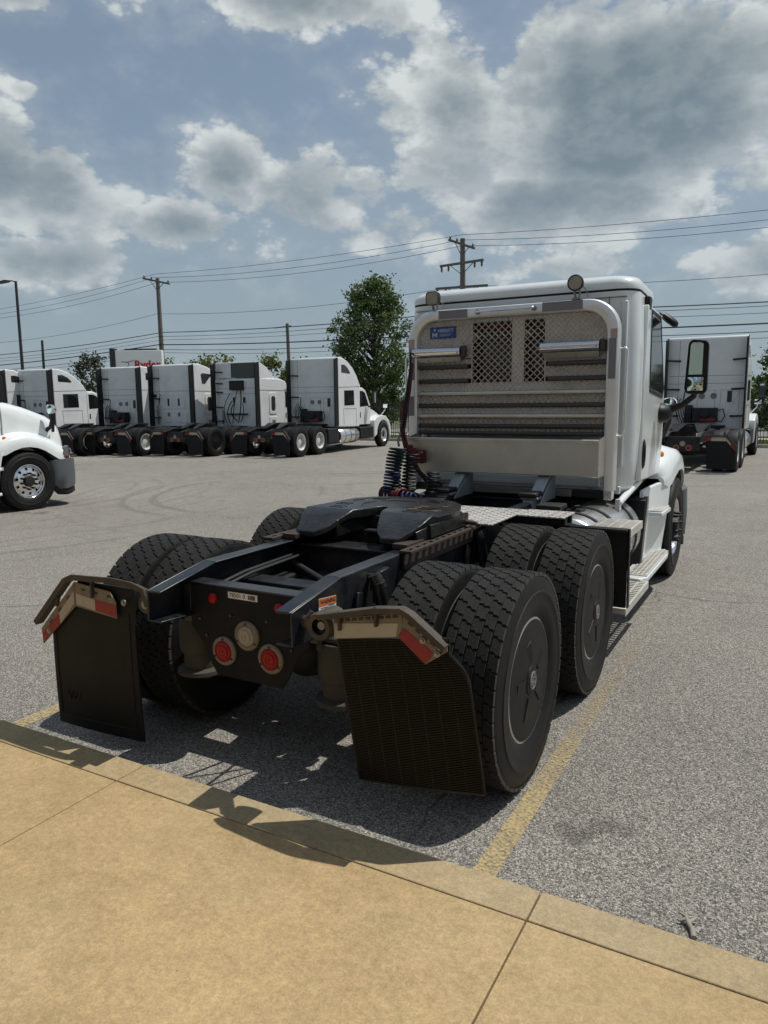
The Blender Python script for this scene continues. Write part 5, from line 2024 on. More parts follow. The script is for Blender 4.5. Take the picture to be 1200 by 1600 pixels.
coil((-.69, 2.26, 1.46), (-.73, 2.22, 1.07), .068, 14, .0095, 'coiled_hose', m_hgreen, -.025)
coil((-.72, 2.22, 1.26), (-.745, 2.20, 1.06), .060, 8, .0090, 'coiled_hose', m_hblue, -.01)
coil((-.60, 2.36, 1.40), (-.62, 2.30, 1.05), .056, 12, .0090, 'coiled_hose', m_hblack, -.02)
coil((-.45, 2.44, 1.24), (-.47, 2.38, 1.02), .052, 7, .0090, 'coiled_hose', m_hblack, .02)
coil((-.82, 2.22, 1.065), (-.60, 2.17, 1.055), .058, 7, .0125, 'coiled_hose', m_hred)
coil((-.60, 2.17, 1.055), (-.47, 2.15, 1.045), .045, 3, .0115, 'coiled_hose', m_hblue)
for i, (mat, off) in enumerate(((m_hgreen, 0), (m_hred, .02), (m_hblack, -.016))):
    o = off
    MB().tube([(-.885 + o * .5, 2.89, 2.20), (-.905 + o, 2.86, 1.95), (-.915 + o, 2.80, 1.72), (-.885 + o, 2.70, 1.58), (-.78 + o, 2.58, 1.42), (-.64 + o, 2.54, 1.24), (-.50 + o * 2, 2.56, 1.10), (-.36 + o, 2.62, 1.06 - .02 * i)], .009, 8).build('air_hose', mat, T, smooth=60)
MB().tube([(-.90, 2.90, 2.30), (-.895, 2.88, 2.05), (-.90, 2.85, 1.85), (-.905, 2.76, 1.68), (-.85, 2.60, 1.58), (-.77, 2.40, 1.52), (-.70, 2.28, 1.48)], .010, 8).build('air_hose', m_hblack, T, smooth=60)
b = MB()
pts = [(-.905, 2.80, 1.86), (-.89, 2.72, 1.72), (-.83, 2.62, 1.56), (-.72, 2.56, 1.40)]
for k in range(24):
    f = k / 23 * 3
    i = min(2, int(f))
    p = Vector(pts[i]).lerp(Vector(pts[i + 1]), f - i)
    b.lathe([(0, -.008), (.014, -.006), (.014, .006), (0, .008)], 8, 'Z', (p.x - .02, p.y - .01, p.z))
struct(b.build('chafe_guard', m_hred, T, smooth=50), 'stuff')
MB().box(-.86, -.80, 2.70, 2.84, 1.34, 1.46).lathe([(0, 2.68), (.035, 2.68), (.035, 2.74)], 12, 'Y', (-.78, 0, 1.40)).box(-.76, -.66, 2.66, 2.74, 1.30, 1.42).build('gladhand_coupler', m_hred, T, bevel=.01)
MB().tube([(-.78, 2.66, 1.36), (-.66, 2.50, 1.38), (-.56, 2.44, 1.42)], .012, 8).build('air_hose', m_hred, T, smooth=60)
build_each(MB().box(-.50, -.30, 2.30, 2.60, .99, 1.04).box(.50, .70, 2.3, 2.5, 1.0, 1.04), 'junction_box', m_black, T, bevel=.01)
build_each(MB().box(-.9, .9, 3.02, 3.10, 1.02, 1.09).box(-.40, -.30, 2.2, 3.1, .9, 1.0).box(.30, .40, 2.2, 3.1, .9, 1.0), 'cab_crossmember', m_black, T, bevel=.008)


# ------------------------------------------------------------------ white day cab standing on the left
L = root('day_cab_truck', 'white day cab truck on the left with bright ten-hole front wheel and grey bumper', 'truck', (-11.02, .18, 0), radians(-2.0))
CAB_PARTS = {'cab_body', 'roof', 'back_window', 'cab_floor', 'engine_block', 'windscreen', 'door', 'mirror_housing', 'mirror_arm', 'lookdown_mirror', 'antenna_mount',
             'side_fairing', 'fairing_guard', 'guard_edge', 'cab_mount_tube', 'hood', 'grille', 'grille_bar', 'fender', 'headlight', 'hood_mirror_stalk', 'bumper_centre',
             'bumper_corner', 'bumper_skirt', 'front_axle', 'wheel', 'frame_rail', 'fuel_tank', 'drive_axle', 'crossmember'}
kids = {}
for o in list(bpy.data.objects):
    if o.parent is not None:
        kids.setdefault(o.parent.name, []).append(o)


def copy_kids(src, parent):
    o = src.copy()
    COL.objects.link(o)
    o.parent = parent
    for c in kids.get(src.name, []):
        copy_kids(c, o)
    return o


for c in kids[T.name]:
    if c.name.split('.')[0] in CAB_PARTS:
        copy_kids(c, L)


# ------------------------------------------------------------------ sleeper tractors in the row behind
def far_tyre():
    b = MB()
    b.lathe([(.285, .09), (.31, .12), (.37, .14), (.43, .14), (.49, .128), (.515, .112), (.52, .09), (.52, -.09), (.515, -.112), (.49, -.128), (.43, -.14), (.37, -.14), (.31, -.12), (.285, -.09)], 36)
    return b.mesh('tyre', m_rubber, 40)


ME_FTYRE = far_tyre()
b = MB()
b.lathe([(.286, .09), (.30, .118), (.285, .12), (.268, .10), (.262, -.02), (.15, -.03), (.13, -.02), (.115, .05), (.07, .06), (0, .06)], 32)
ME_FRIMW = b.mesh('rim', m_rimwhite, 40)
b = MB()
b.lathe([(.286, .09), (.30, .118), (.285, .12), (.268, .10), (.20, .112), (.08, .116), (.07, .124), (0, .126)], 32)
for k in range(5):
    t = 2 * pi * k / 5
    b.bar((.114, .10 * cos(t), .10 * sin(t)), (.114, .22 * cos(t + .3), .22 * sin(t + .3)), .02, .012, (1, 0, 0))
ME_FRIMD = b.mesh('rim', m_cover, 40)


def far_wheel(P, x, y, rim):
    w = mobj('wheel', ME_FTYRE, P)
    w.location = (x, y, R)
    w.rotation_euler = (random.random() * 3, 0, pi if x < 0 else 0)
    mobj('rim', rim, w)
    return w


HW = 1.08


def sleeper(kind, name, label, loc, rz, rim, zs=1.0, flap_mark=False):
    P = root(name, label, 'truck', loc, rz, 'sleeper trucks parked in the lot')
    # running gear
    for y in (0, 1.30):
        for x in (1.09, .755, -.755, -1.09):
            far_wheel(P, x, y, rim)
    for x in (1.07, -1.07):
        far_wheel(P, x, 6.75, ME_SRIM if kind != 'B' else ME_FRIMW)
    for s in (1, -1):
        b = MB()
        xa, xb = sorted((s * .43, s * .40))
        b.prism([(-.95, .90), (-.5, 1.0), (7.2, 1.0), (7.2, .76), (-.95, .76)], 'X', xa, xb)
        xa, xb = sorted((s * .43, s * .34))
        b.prism([(-.95, .902), (-.5, 1.003), (2.9, 1.003), (2.9, .99), (-.5, .99), (-.95, .89)], 'X', xa, xb)
        b.build('frame_rail', m_black, P)
    b = MB()
    b.box(-.40, .40, -.80, -.76, .55, .90)
    cm = b.build('rear_crossmember', m_black, P, bevel=.01)
    for x, z, mt_ in ((-.15, .62, m_red), (.15, .62, m_red), (0, .72, m_clear)):
        b = MB()
        b.lathe([(.075, -.80), (.075, -.825), (.052, -.826)], 16, 'Y', (x, 0, z))
        l_ = b.build('tail_light', m_tan, P)
        MB().lathe([(.052, -.826), (.03, -.832), (0, -.833)], 16, 'Y', (x, 0, z)).build('lens', mt_, l_)
    for s in (1, -1):
        b = MB()
        b.prism([(s * .52, .90), (s * 1.0, .90), (s * 1.22, .62), (s * 1.22, .10), (s * .58, .10)], 'Y', -.80, -.785)
        f = b.build('mud_flap', m_flap, P)
        b = MB()
        b.bar((s * .43, -.80, .93), (s * 1.0, -.80, .93), .07, .035).bar((s * 1.0, -.80, .93), (s * 1.24, -.80, .64), .07, .035, (0, 1, 0))
        b.build('flap_hanger', m_bracket, P)
        h = MB().prism([(s * .66, .80), (s * .66, .89), (s * 1.0, .89), (s * 1.0, .80)], 'Y', -.812, -.802).build('white_tape', m_tapewhite, f)
        MB().prism([(s * .52, .80), (s * .52, .89), (s * .655, .89), (s * .655, .80)], 'Y', -.812, -.802).build('red_tape', m_tapered, f)
        MB().prism([(s * 1.005, .80), (s * 1.005, .89), (s * 1.10, .775), (s * 1.10, .69)], 'Y', -.812, -.802).build('white_tape', m_tapewhite, f)
        MB().prism([(s * 1.105, .685), (s * 1.105, .77), (s * 1.215, .63), (s * 1.215, .56)], 'Y', -.812, -.802).build('red_tape', m_tapered, f)
    # fifth wheel with two ramps
    b = MB()
    for s in (1, -1):
        b.prism([(s * .0, 1.12), (s * .35, 1.05), (s * .46, .75), (s * .45, .40), (s * .10, .40), (s * .04, .6), (0, .62)], 'Z', 1.13, 1.18)
        b.loft([[(s * .45, .40, 1.18), (s * .10, .40, 1.18), (s * .10, .40, 1.13), (s * .45, .40, 1.13)], [(s * .36, -.12, 1.0), (s * .24, -.12, 1.0), (s * .24, -.12, .97), (s * .36, -.12, .97)]])
    b.build('fifth_wheel_plate', m_grease, P)
    build_each(MB().box(-.42, .42, .4, .95, 1.0, 1.13).box(-.33, .33, 1.5, 2.7, 1.004, 1.02), 'deck_bracket', m_black, P)
    b = MB()
    for y in (0, 1.3):
        b.tube([(-.65, y, R), (0, y, R + .02), (.65, y, R)], [.09, .17, .09], 10)
    build_each(b, 'drive_axle', m_black, P)
    for s in (1, -1):
        b = MB()
        b.lathe([(0, 3.0), (.28, 3.02), (.31, 3.06), (.31, 4.50), (.28, 4.55), (0, 4.56)], 28, 'Y', (s * .86, 0, .60))
        t_ = b.build('fuel_tank', m_alu, P, smooth=40)
        for y in (3.35, 3.8, 4.2):
            MB().lathe([(.312, y), (.318, y + .004), (.318, y + .05), (.312, y + .054)], 28, 'Y', (s * .86, 0, .60)).build('tank_strap', m_steel, t_)
        xa, xb = sorted((s * .55, s * 1.14))
        MB().box(xa, xb, 2.05, 2.85, .38, .92).build('battery_box', m_black, P, bevel=.03)
        MB().box(xa, xb, 4.66, 5.85, .42, .90).build('step_box', m_plastic, P, bevel=.04)
        xa, xb = sorted((s * .6, s * 1.2))
        MB().box(xa, xb, 1.98, 3.1, .30, .33).build('side_step', m_steel, P, bevel=.005)
    # ---- body
    if kind == 'A':
        prof = [(2.95, .95), (2.95, 3.58), (3.02, 3.63), (3.35, 3.61), (3.75, 3.49), (4.15, 3.27), (4.5, 2.96), (4.72, 2.66), (4.80, 2.60), (4.80, 2.50), (4.72, 2.42), (4.70, .92)]
    elif kind == 'B':
        prof = [(2.95, .95), (2.95, 3.44), (3.0, 3.50), (3.3, 3.50), (3.8, 3.40), (4.3, 3.2), (4.8, 2.85), (5.1, 2.55), (4.9, 2.45), (4.75, 2.42), (4.70, .95)]
    else:
        prof = [(2.95, .95), (2.95, 2.82), (3.02, 2.90), (4.4, 2.90), (4.8, 2.80), (5.1, 2.55), (4.9, 2.45), (4.75, 2.42), (4.70, .95)]
    prof = [(y, .95 + (z - .95) * zs if z > .95 else z) for y, z in prof]
    body = MB().prism(prof, 'X', -HW, HW).build('sleeper', m_white2, P, bevel=.05, seg=3)
    zt = max(z for y, z in prof)
    cab = MB().prism([(4.705, .98), (4.705, 2.50), (5.15, 2.50), (5.42, 2.40), (5.86, 1.80), (5.86, .98)], 'X', -1.0, 1.0).build('cab', m_white2, P, bevel=.05, seg=3)
    b = MB()
    b.add([(-.9, 5.46, 2.36), (.9, 5.46, 2.36), (.94, 5.83, 1.86), (-.94, 5.83, 1.86), (-.9, 5.475, 2.37), (.9, 5.475, 2.37), (.94, 5.845, 1.87), (-.94, 5.845, 1.87)], [(0, 1, 2, 3), (4, 5, 6, 7), (0, 1, 5, 4), (1, 2, 6, 5), (2, 3, 7, 6), (3, 0, 4, 7)])
    b.build('windscreen', m_glass, P)
    MB().loft([[(x, y, z) for x, z in ((.92, 1.0), (.90, zt_ - .12), (.6, zt_), (-.6, zt_), (-.90, zt_ - .12), (-.92, 1.0))] for y, zt_ in ((5.84, 1.78), (6.3, 1.68), (6.8, 1.50), (7.2, 1.30), (7.42, 1.06))]).build('hood', m_white2, P, bevel=.04, seg=3)
    for s in (1, -1):
        arch = [(6.75 + .60 * cos(radians(a)), R + .02 + .60 * sin(radians(a))) for a in range(0, 181, 18)]
        b = MB()
        xa, xb = sorted((s * .78, s * 1.17))
        b.prism([(5.87, .42), (5.87, 1.14), (6.1, 1.28), (6.5, 1.36), (7.0, 1.32), (7.35, 1.12), (7.5, .80), (7.5, .34)] + [(y, z) for y, z in arch if True][0:] , 'X', xa, xb)
        b.build('fender', m_white2, P, bevel=.035, seg=3)
        xa, xb = sorted((s * 1.0, s * 1.016))
        d = MB().prism([(4.78, 1.0), (4.78, 2.43), (5.12, 2.43), (5.36, 2.34), (5.76, 1.78), (5.78, 1.0)], 'X', xa, xb).build('door', m_white2, P, bevel=.006)
        xa, xb = sorted((s * 1.012, s * 1.022))
        MB().prism([(4.86, 1.72), (4.86, 2.36), (5.10, 2.36), (5.32, 2.28), (5.66, 1.76)], 'X', xa, xb).build('door_window', m_glass, d)
        MB().prism([(4.86, 1.28), (4.86, 1.50), (4.93, 1.50), (4.93, 1.28)], 'X', xa, xb).build('door_handle', m_plastic, d)
        b = MB()
        xa, xb = sorted((s * 1.24, s * 1.42))
        b.box(xa, xb, 5.55, 5.68, 1.82, 2.35)
        mir = b.build('mirror_housing', m_plastic, P, bevel=.03)
        MB().tube([(s * 1.0, 5.62, 1.72), (s * 1.2, 5.62, 1.74), (s * 1.32, 5.62, 1.84)], .03, 8).build('mirror_arm', m_plastic, P)
        MB().box(*sorted((s * 1.26, s * 1.40)), 5.543, 5.553, 1.88, 2.30).build('mirror_glass', m_mirror, mir)
        b = MB()
        b.tube([(s * .88, 7.0, 1.30), (s * 1.12, 7.0, 1.55), (s * 1.15, 7.0, 1.68)], .02, 6)
        b.box(*sorted((s * 1.05, s * 1.25)), 6.97, 7.03, 1.66, 1.82)
        b.build('hood_mirror', m_chrome, P, bevel=.01)
        # side fairing strips (extenders) at the back corners
        b = MB()
        xa, xb = sorted((s * 1.05, s * 1.095))
        b.prism([(2.66, .98), (2.66, zt - .10 if kind != 'C' else 3.44), (2.944, zt - .02 if kind != 'C' else 3.52), (2.944, .98)], 'X', xa, xb)
        b.build('side_extender', m_plastic, P, bevel=.01)
        b = MB()
        for z in ((1.35, 2.12, 2.95) if kind != 'C' else (1.2, 1.75, 2.35, 2.7, 3.15)):
            if s < 0 or kind == 'R':
                b.bar((s * 1.04, 2.74, z), (s * .70, 2.93, z - .01), .03, .05)
        if b.v:
            build_each(b, 'extender_brace', m_plastic, P)
        # side windows
        xa, xb = sorted((s * HW, s * (HW + .008)))
        if kind == 'A':
            MB().prism([(y_, .95 + (z_ - .95) * zs) for y_, z_ in [(3.22, 3.05), (3.22, 3.34), (3.45, 3.35), (3.72, 3.24), (3.92, 3.06), (3.88, 3.02)]], 'X', xa, xb).build('dome_window', m_glass, body)
            w = MB().prism([(3.42, 1.78), (3.42, 2.36), (4.22, 2.38), (4.24, 1.80)], 'X', xa, xb).build('side_window', m_glass, body)
            b = MB()
            b.bar((s * (HW + .003), 2.98, 2.48), (s * (HW + .003), 4.69, 2.54), .006, .014, (1, 0, 0))
            b.bar((s * (HW + .003), 3.35, 1.66), (s * (HW + .003), 4.40, 1.66), .006, .012, (1, 0, 0))
            b.bar((s * (HW + .003), 3.35, 1.66), (s * (HW + .003), 3.38, 1.05), .006, .012, (1, 0, 0))
            b.bar((s * (HW + .003), 4.40, 1.66), (s * (HW + .003), 4.42, 1.05), .006, .012, (1, 0, 0))
            b.build('panel_seam', m_tapegrey, body)
        else:
            if kind == 'B':
                MB().prism([(3.44, 2.72), (3.38, 3.08), (3.50, 3.13), (3.98, 3.10), (4.0, 3.04), (3.62, 2.70)], 'X', xa, xb).build('dome_window', m_glass, body, bevel=.002)
            fr = MB()
            cy = 3.85
            pts = []
            for (c_, z_, a0) in ((cy + .17, 2.22, 0), (cy - .17, 2.22, 90), (cy - .17, 1.56, 180), (cy + .17, 1.56, 270)):
                for q in range(5):
                    a = radians(a0 + 90 * q / 4)
                    pts.append((c_ + .10 * cos(a), z_ + .10 * sin(a)))
            fr.prism(pts, 'X', *sorted((s * HW, s * (HW + .022))))
            fr.build('window_frame', m_white2, body, bevel=.012)
            w = []
            for (c_, z_, a0) in ((cy + .04, 2.08, 0), (cy - .04, 2.08, 90), (cy - .04, 1.70, 180), (cy + .04, 1.70, 270)):
                for q in range(5):
                    a = radians(a0 + 90 * q / 4)
                    w.append((c_ + .10 * cos(a), z_ + .10 * sin(a)))
            MB().prism(w, 'X', *sorted((s * (HW + .018), s * (HW + .028)))).build('side_window', m_glass, body)
            fr = MB()
            fr.prism([(cy - .26, 1.05), (cy - .27, 1.36), (cy + .27, 1.36), (cy + .26, 1.05)], 'X', *sorted((s * HW, s * (HW + .018))))
            v_ = fr.build('luggage_door', m_white2, body, bevel=.012)
            sl = MB()
            for k in range(4):
                sl.box(*sorted((s * (HW + .016), s * (HW + .022))), cy - .10, cy + .14, 1.12 + .03 * k, 1.135 + .03 * k)
            sl.build('vent_slots', m_plastic, body)
            MB().bar((s * (HW + .003), 2.97, 2.42), (s * (HW + .003), 4.69, 2.42), .006, .014, (1, 0, 0)).build('panel_seam', m_tapegrey, body)
    if kind == 'C':
        for s in (1, -1):
            b = MB()
            b.loft([[(s * HW, 2.96, 2.84), (s * HW, 2.96, 3.52), (s * (HW - .10), 2.96, 3.52), (s * (HW - .10), 2.96, 2.84)], [(s * (HW - .02), 3.5, 2.84), (s * (HW - .02), 3.5, 3.32), (s * (HW - .12), 3.5, 3.32), (s * (HW - .12), 3.5, 2.84)], [(s * (HW - .06), 4.1, 2.84), (s * (HW - .06), 4.1, 2.93), (s * (HW - .16), 4.1, 2.93), (s * (HW - .16), 4.1, 2.84)]])
            b.build('roof_fairing', m_white2, P, bevel=.015)
        b = MB()
        b.add([(-.98, 2.97, 3.50), (.98, 2.97, 3.50), (.90, 3.9, 2.95), (-.90, 3.9, 2.95), (-.98, 2.99, 3.53), (.98, 2.99, 3.53), (.90, 3.92, 2.98), (-.90, 3.92, 2.98)], [(0, 1, 2, 3), (4, 5, 6, 7), (0, 1, 5, 4), (1, 2, 6, 5), (2, 3, 7, 6), (3, 0, 4, 7)])
        b.build('roof_fairing_top', m_white2, P)
        MB().prism([(-.30, 2.905), (-.26, 3.40), (-.20, 3.48), (.97, 3.48), (.97, 2.905)], 'Y', 2.985, 3.02).build('dark_deflector', m_deflector, P)
        MB().box(-1.0, -.31, 2.975, 3.0, 2.905, 3.49).build('fairing_back', m_white2, P)
    # ---- back wall fittings
    yb_ = 2.95
    sm_ = MB()
    for z in ((2.50, 2.28) if kind != 'B' else (2.42,)):
        sm_.box(-1.0, 1.0, yb_ - .004, yb_ + .002, z - .006, z + .006)
    if kind != 'C':
        sm_.box(-.745, -.735, yb_ - .004, yb_ + .002, 1.1, zt - .1)
    if kind == 'A':
        for x0, x1 in ((-.20, .28), (.42, .92)):
            sm_.box(x0, x1, yb_ - .003, yb_ + .002, 2.08, 2.088).box(x0, x0 + .008, yb_ - .003, yb_ + .002, 1.5, 2.08).box(x1 - .008, x1, yb_ - .003, yb_ + .002, 1.5, 2.08)
        sm_.bar((.92, yb_, 2.05), (.55, yb_, 1.2), .006, .008, (0, 1, 0))
    sm_.build('wall_seam', m_tapegrey, body)
    if kind == 'A':
        for x in (.04, .36):
            MB().lathe([(.085, yb_ - .002), (.085, yb_ - .02), (.065, yb_ - .02), (.06, yb_ - .008), (0, yb_ - .008)], 20, 'Y', (x - .12, 0, 1.92)).build('vent_ring', m_tapegrey, body, smooth=40)
        MB().box(.60, .72, yb_ - .02, yb_ + .002, 1.74, 2.06).build('air_slot', m_ink, body)
        b = MB()
        b.box(-.28, .38, yb_ - .32, yb_ - .02, 1.18, 1.58).box(-.50, -.30, yb_ - .26, yb_ - .02, 1.15, 1.66).box(-.6, .6, yb_ - .4, yb_ - .02, 1.0, 1.08)
        b.lathe([(.0, yb_ - .40), (.12, yb_ - .40), (.14, yb_ - .34), (.14, yb_ - .05)], 16, 'Y', (.06, 0, 1.4))
        build_each(b, 'equipment_box', m_black, P, bevel=.02)
        MB().box(-.05, .35, yb_ - .345, yb_ - .325, 1.20, 1.28).build('red_bracket', m_tapered, P)
        for k in range(6):
            x0 = -.72 + .07 * k
            MB().tube([(x0, yb_ - .10, 1.9 - .05 * k), (x0 - .05, yb_ - .22, 1.6), (x0 + .03, yb_ - .28, 1.3), (x0 + .12, yb_ - .25, 1.1), (x0 + .2, yb_ - .1, 1.3 + .05 * k)], .014, 6).build('air_hose', m_hblack, P, smooth=60)
        MB().tube([(.40, yb_ - .1, 1.5), (.52, yb_ - .2, 1.55), (.58, yb_ - .18, 1.35), (.50, yb_ - .2, 1.18), (.38, yb_ - .15, 1.2)], .016, 6).build('air_hose', m_hblack, P, smooth=60)
        MB().tube([(-.60, yb_ - .12, 1.6), (-.52, yb_ - .14, 2.1)], .018, 6).build('hose_pole', m_black, P)
    elif kind == 'B':
        for x in (-.32, .22):
            MB().box(x, x + .09, yb_ - .02, yb_ + .002, 1.82, 2.12).build('air_slot', m_ink, body)
            MB().box(x - .02, x + .10, yb_ - .03, yb_ + .002, .98 + .42, 1.55).build('latch', m_tapegrey, body)
        b = MB()
        for x0, x1, z0, z1 in ((-.62, -.02, 1.70, 2.30), (.02, .62, 1.70, 2.30), (-.60, -.15, 1.15, 1.60), (.15, .72, 1.15, 1.60)):
            b.prism([(x0, z1), (x1, z1), (x1 - .05, z0), (x0 + .05, z0)], 'Y', yb_ - .016, yb_)
        b.build('wall_pressing', m_white2, body, bevel=.01)
        b = MB()
        pts = [(-.72 + .05 * cos(k * .9), yb_ - .15 + .05 * sin(k * .9), 1.05 + .012 * k) for k in range(64)]
        b.tube(pts, .012, 5)
        b.build('coiled_hose', m_hblack, P, smooth=60)
        MB().tube([(-.72, yb_ - .12, 1.8), (-.60, yb_ - .12, 2.3)], .018, 6).build('hose_pole', m_black, P)
        MB().box(-1.02, -.90, yb_ - .06, yb_, 2.18, 2.30).build('equipment_box', m_black, P, bevel=.01)
    else:
        MB().box(-.30, .34, yb_ - .14, yb_ - .002, 2.42, 2.80).build('equipment_box', m_black, P, bevel=.02)
        for x in (-.22, .28):
            MB().box(x, x + .11, yb_ - .02, yb_ + .002, 1.92, 2.14).build('air_slot', m_ink, body)
        for k, (xa, za, xm, xb) in enumerate(((-.30, 2.30, -.62, -.42), (-.22, 2.0, -.40, -.30), (.05, 2.42, .02, -.22), (.22, 2.42, .42, .05), (.30, 1.9, .55, .18), (-.10, 1.9, -.25, .0))):
            zb = 1.0 + .04 * k
            pts = []
            for q in range(11):
                f = q / 10
                pts.append((xa + (xb - xa) * f + (xm - (xa + xb) / 2) * 4 * f * (1 - f) * .6, yb_ - .08 - .14 * sin(pi * f), za + (zb - za) * f))
            MB().tube(pts, .016 + .005 * (k % 2), 6).build('air_hose', m_hblack, P, smooth=60)
        pts = [(-.62 + .06 * cos(k * .9), yb_ - .15 + .05 * sin(k * .9), 1.05 + .011 * k) for k in range(54)]
        MB().tube(pts, .012, 5).build('coiled_hose', m_hgreen, P, smooth=60)
        MB().box(-.5, .5, yb_ - .12, yb_ - .02, 1.45, 1.50).build('hose_rail', m_black, P)
    return P


TH = radians(3.4)
S5 = sleeper('A', 'sleeper_truck', 'white high-roof sleeper truck at the row end, its whole right side and fuel tank showing', (-14.13, 17.96, 0), TH, ME_FRIMW)
S4 = sleeper('C', 'sleeper_truck', 'white sleeper truck with a dark deflector above its back wall, second from the row end', (-17.25, 17.09, 0), TH, ME_FRIMD)
S3 = sleeper('B', 'sleeper_truck', 'white sleeper truck with triangular side window, standing just right of the pale roadside sign', (-19.89, 16.25, 0), TH, ME_FRIMW)
S2 = sleeper('A', 'sleeper_truck', 'white sleeper truck below the roadside sign, its side hidden by the truck to its right', (-21.99, 15.45, 0), TH, ME_FRIMW, zs=.925)
kids = {}
for o in list(bpy.data.objects):
    if o.parent is not None:
        kids.setdefault(o.parent.name, []).append(o)


def copy_truck(src, label, loc, rz):
    o = copy_kids(src, None)
    o['label'] = label
    o.location = loc
    o.rotation_euler = (0, 0, rz)
    return o


copy_truck(S2, 'white high-roof sleeper truck with windowed side, right above the day cab truck with grey bumper', (-26.19, 14.52, 0), TH)
copy_truck(S2, 'white sleeper truck cut off by the left edge of the photo', (-28.2, 13.74, 0), TH)
SR = copy_truck(S5, 'white sleeper truck standing alone behind the mirror of the aluminium rack tractor', (-.27, 18.0, 0), radians(-1.2))
SR.scale = (1.03, 1.03, 1.03)
b = MB()
for z in (1.35, 2.12, 2.95):
    b.bar((1.04, 2.74, z), (.70, 2.93, z - .01), .03, .05)
build_each(b, 'extender_brace', m_plastic, SR)

# ------------------------------------------------------------------ poles, wires, lamp, sign
YP = 34.4
POLES_X = (-58.4, -36.1, -13.82, 8.5)


def wooden_pole(x, h, label, arms):
    P = root('utility_pole', label, 'utility pole', (x, YP, 0), 0, 'wooden utility poles along the road')
    MB().tube([(.10, 0, -.2), (.05, 0, h * .5), (0, 0, h)], [.19, .165, .13], 12).build('pole', m_wood, P, smooth=60)
    for z, w, tilt, dbl in arms:
        b = MB()
        b.bar((-w, -.14, z + tilt), (w, -.14, z - tilt), .10, .12)
        a = b.build('crossarm', m_wood, P, bevel=.008)
        b = MB()
        for s in (1, -1):
            b.bar((s * w * .5, -.09, z - .06 - s * tilt * .5), (s * .05, -.09, z - .55), .03, .03)
        b.build('arm_brace', m_polemetal, P)
        for xx in ((-w + .1, -w * .35, w - .1) if not dbl else (-w + .1, -w * .6, w * .6, w - .1)):
            zz = z - xx / w * tilt
            if dbl:
                MB().lathe([(.03, zz - .06), (.07, zz - .10), (.05, zz - .18), (.06, zz - .24), (.02, zz - .34), (0, zz - .34)], 10, 'Z', (xx, -.14, 0)).build('insulator', m_insul, P, smooth=40)
            else:
                MB().lathe([(.02, zz + .06), (.06, zz + .09), (.04, zz + .14), (.06, zz + .18), (.02, zz + .24), (0, zz + .24)], 10, 'Z', (xx, -.14, 0)).build('insulator', m_insul, P, smooth=40)
    return P


wooden_pole(-36.1, 10.35, 'brown wooden utility pole with one crossarm behind the row of trucks', [(10.15, 1.2, .28, False)])
wooden_pole(-13.82, 10.45, 'wooden utility pole with three crossarms behind the tractor cab roof', [(10.15, .75, .30, False), (9.18, 1.25, -.05, True), (7.95, 1.5, .03, True)])
P2 = root('service_pole', 'thin bare wooden pole behind the tall tree side of the truck row', 'utility pole', (-25.3, YP, 0))
MB().tube([(0, 0, -.2), (-.05, 0, 3.5), (-.12, 0, 6.75)], [.13, .12, .10], 10).build('pole', m_wood, P2, smooth=60)
MB().bar((-1.0, -.12, 6.52), (.25, -.12, 6.58), .05, .06).build('crossarm', m_wood, P2)
P3 = root('slim_pole', 'slim grey pole rising behind the leftmost sleeper trucks', 'pole', (-48.5, YP, 0))
MB().tube([(-.1, 0, -.2), (0, 0, 6.85)], [.12, .09], 8).build('pole', m_polemetal, P3, smooth=60)


def wire(name, label, hs, y, r, sag, grp, x_ext=True):
    """one run of wire from pole to pole: heights at the four supports"""
    pts = []
    for (x0, z0), (x1, z1) in zip(list(zip(POLES_X, hs))[:-1], list(zip(POLES_X, hs))[1:]):
        for k in range(12):
            f = k / 12
            pts.append((x0 + (x1 - x0) * f, y, z0 + (z1 - z0) * f - sag * 4 * f * (1 - f)))
    pts.append((POLES_X[-1], y, hs[-1]))
    o = MB().tube(pts, r, 5).build(name, m_wire, None, smooth=60)
    tag(o, label, 'wire', grp)
    return o


G1 = 'power lines strung between the poles'
w_rows = [((9.35, 10.62, 10.62, 10.05), -.14, .012, .25, 'thin overhead wire on the top crossarms, uppermost of the lines'),
          ((9.05, 10.35, 10.32, 9.75), -.34, .012, .42, 'thin overhead wire on the top crossarms, second of the three upper lines'),
          ((8.85, 10.10, 10.10, 9.55), .06, .012, .45, 'thin overhead wire on the top crossarms, lowest of the three upper lines'),
          ((6.95, 8.0, 8.02, 7.5), -.18, .012, .42, 'single thin wire crossing midway up the wooden poles'),
          ((5.95, 6.80, 6.72, 6.15), .18, .026, .20, 'thick dark cable meeting the thin bare pole near its top'),
          ((5.65, 6.50, 6.52, 6.0), -.18, .014, .25, 'thin cable just below the topmost thick cable'),
          ((5.45, 6.30, 6.20, 5.7), .2, .012, .20, 'faint thin cable between the two thick dark cables'),
          ((5.05, 5.95, 5.55, 5.22), -.20, .034, .15, 'thickest dark cable strung low over the truck roofs'),
          ((4.75, 5.65, 5.30, 4.95), .2, .018, .22, 'dark cable lowest of all, just over the truck roofs'),
          ((4.55, 5.45, 5.1, 4.7), -.2, .012, .30, 'thin slack wire hanging under the thickest dark cable')]
for hs, dy, r_, sg_, lb_ in w_rows:
    wire('overhead_wire', lb_, hs, YP + dy, r_, sg_, G1)

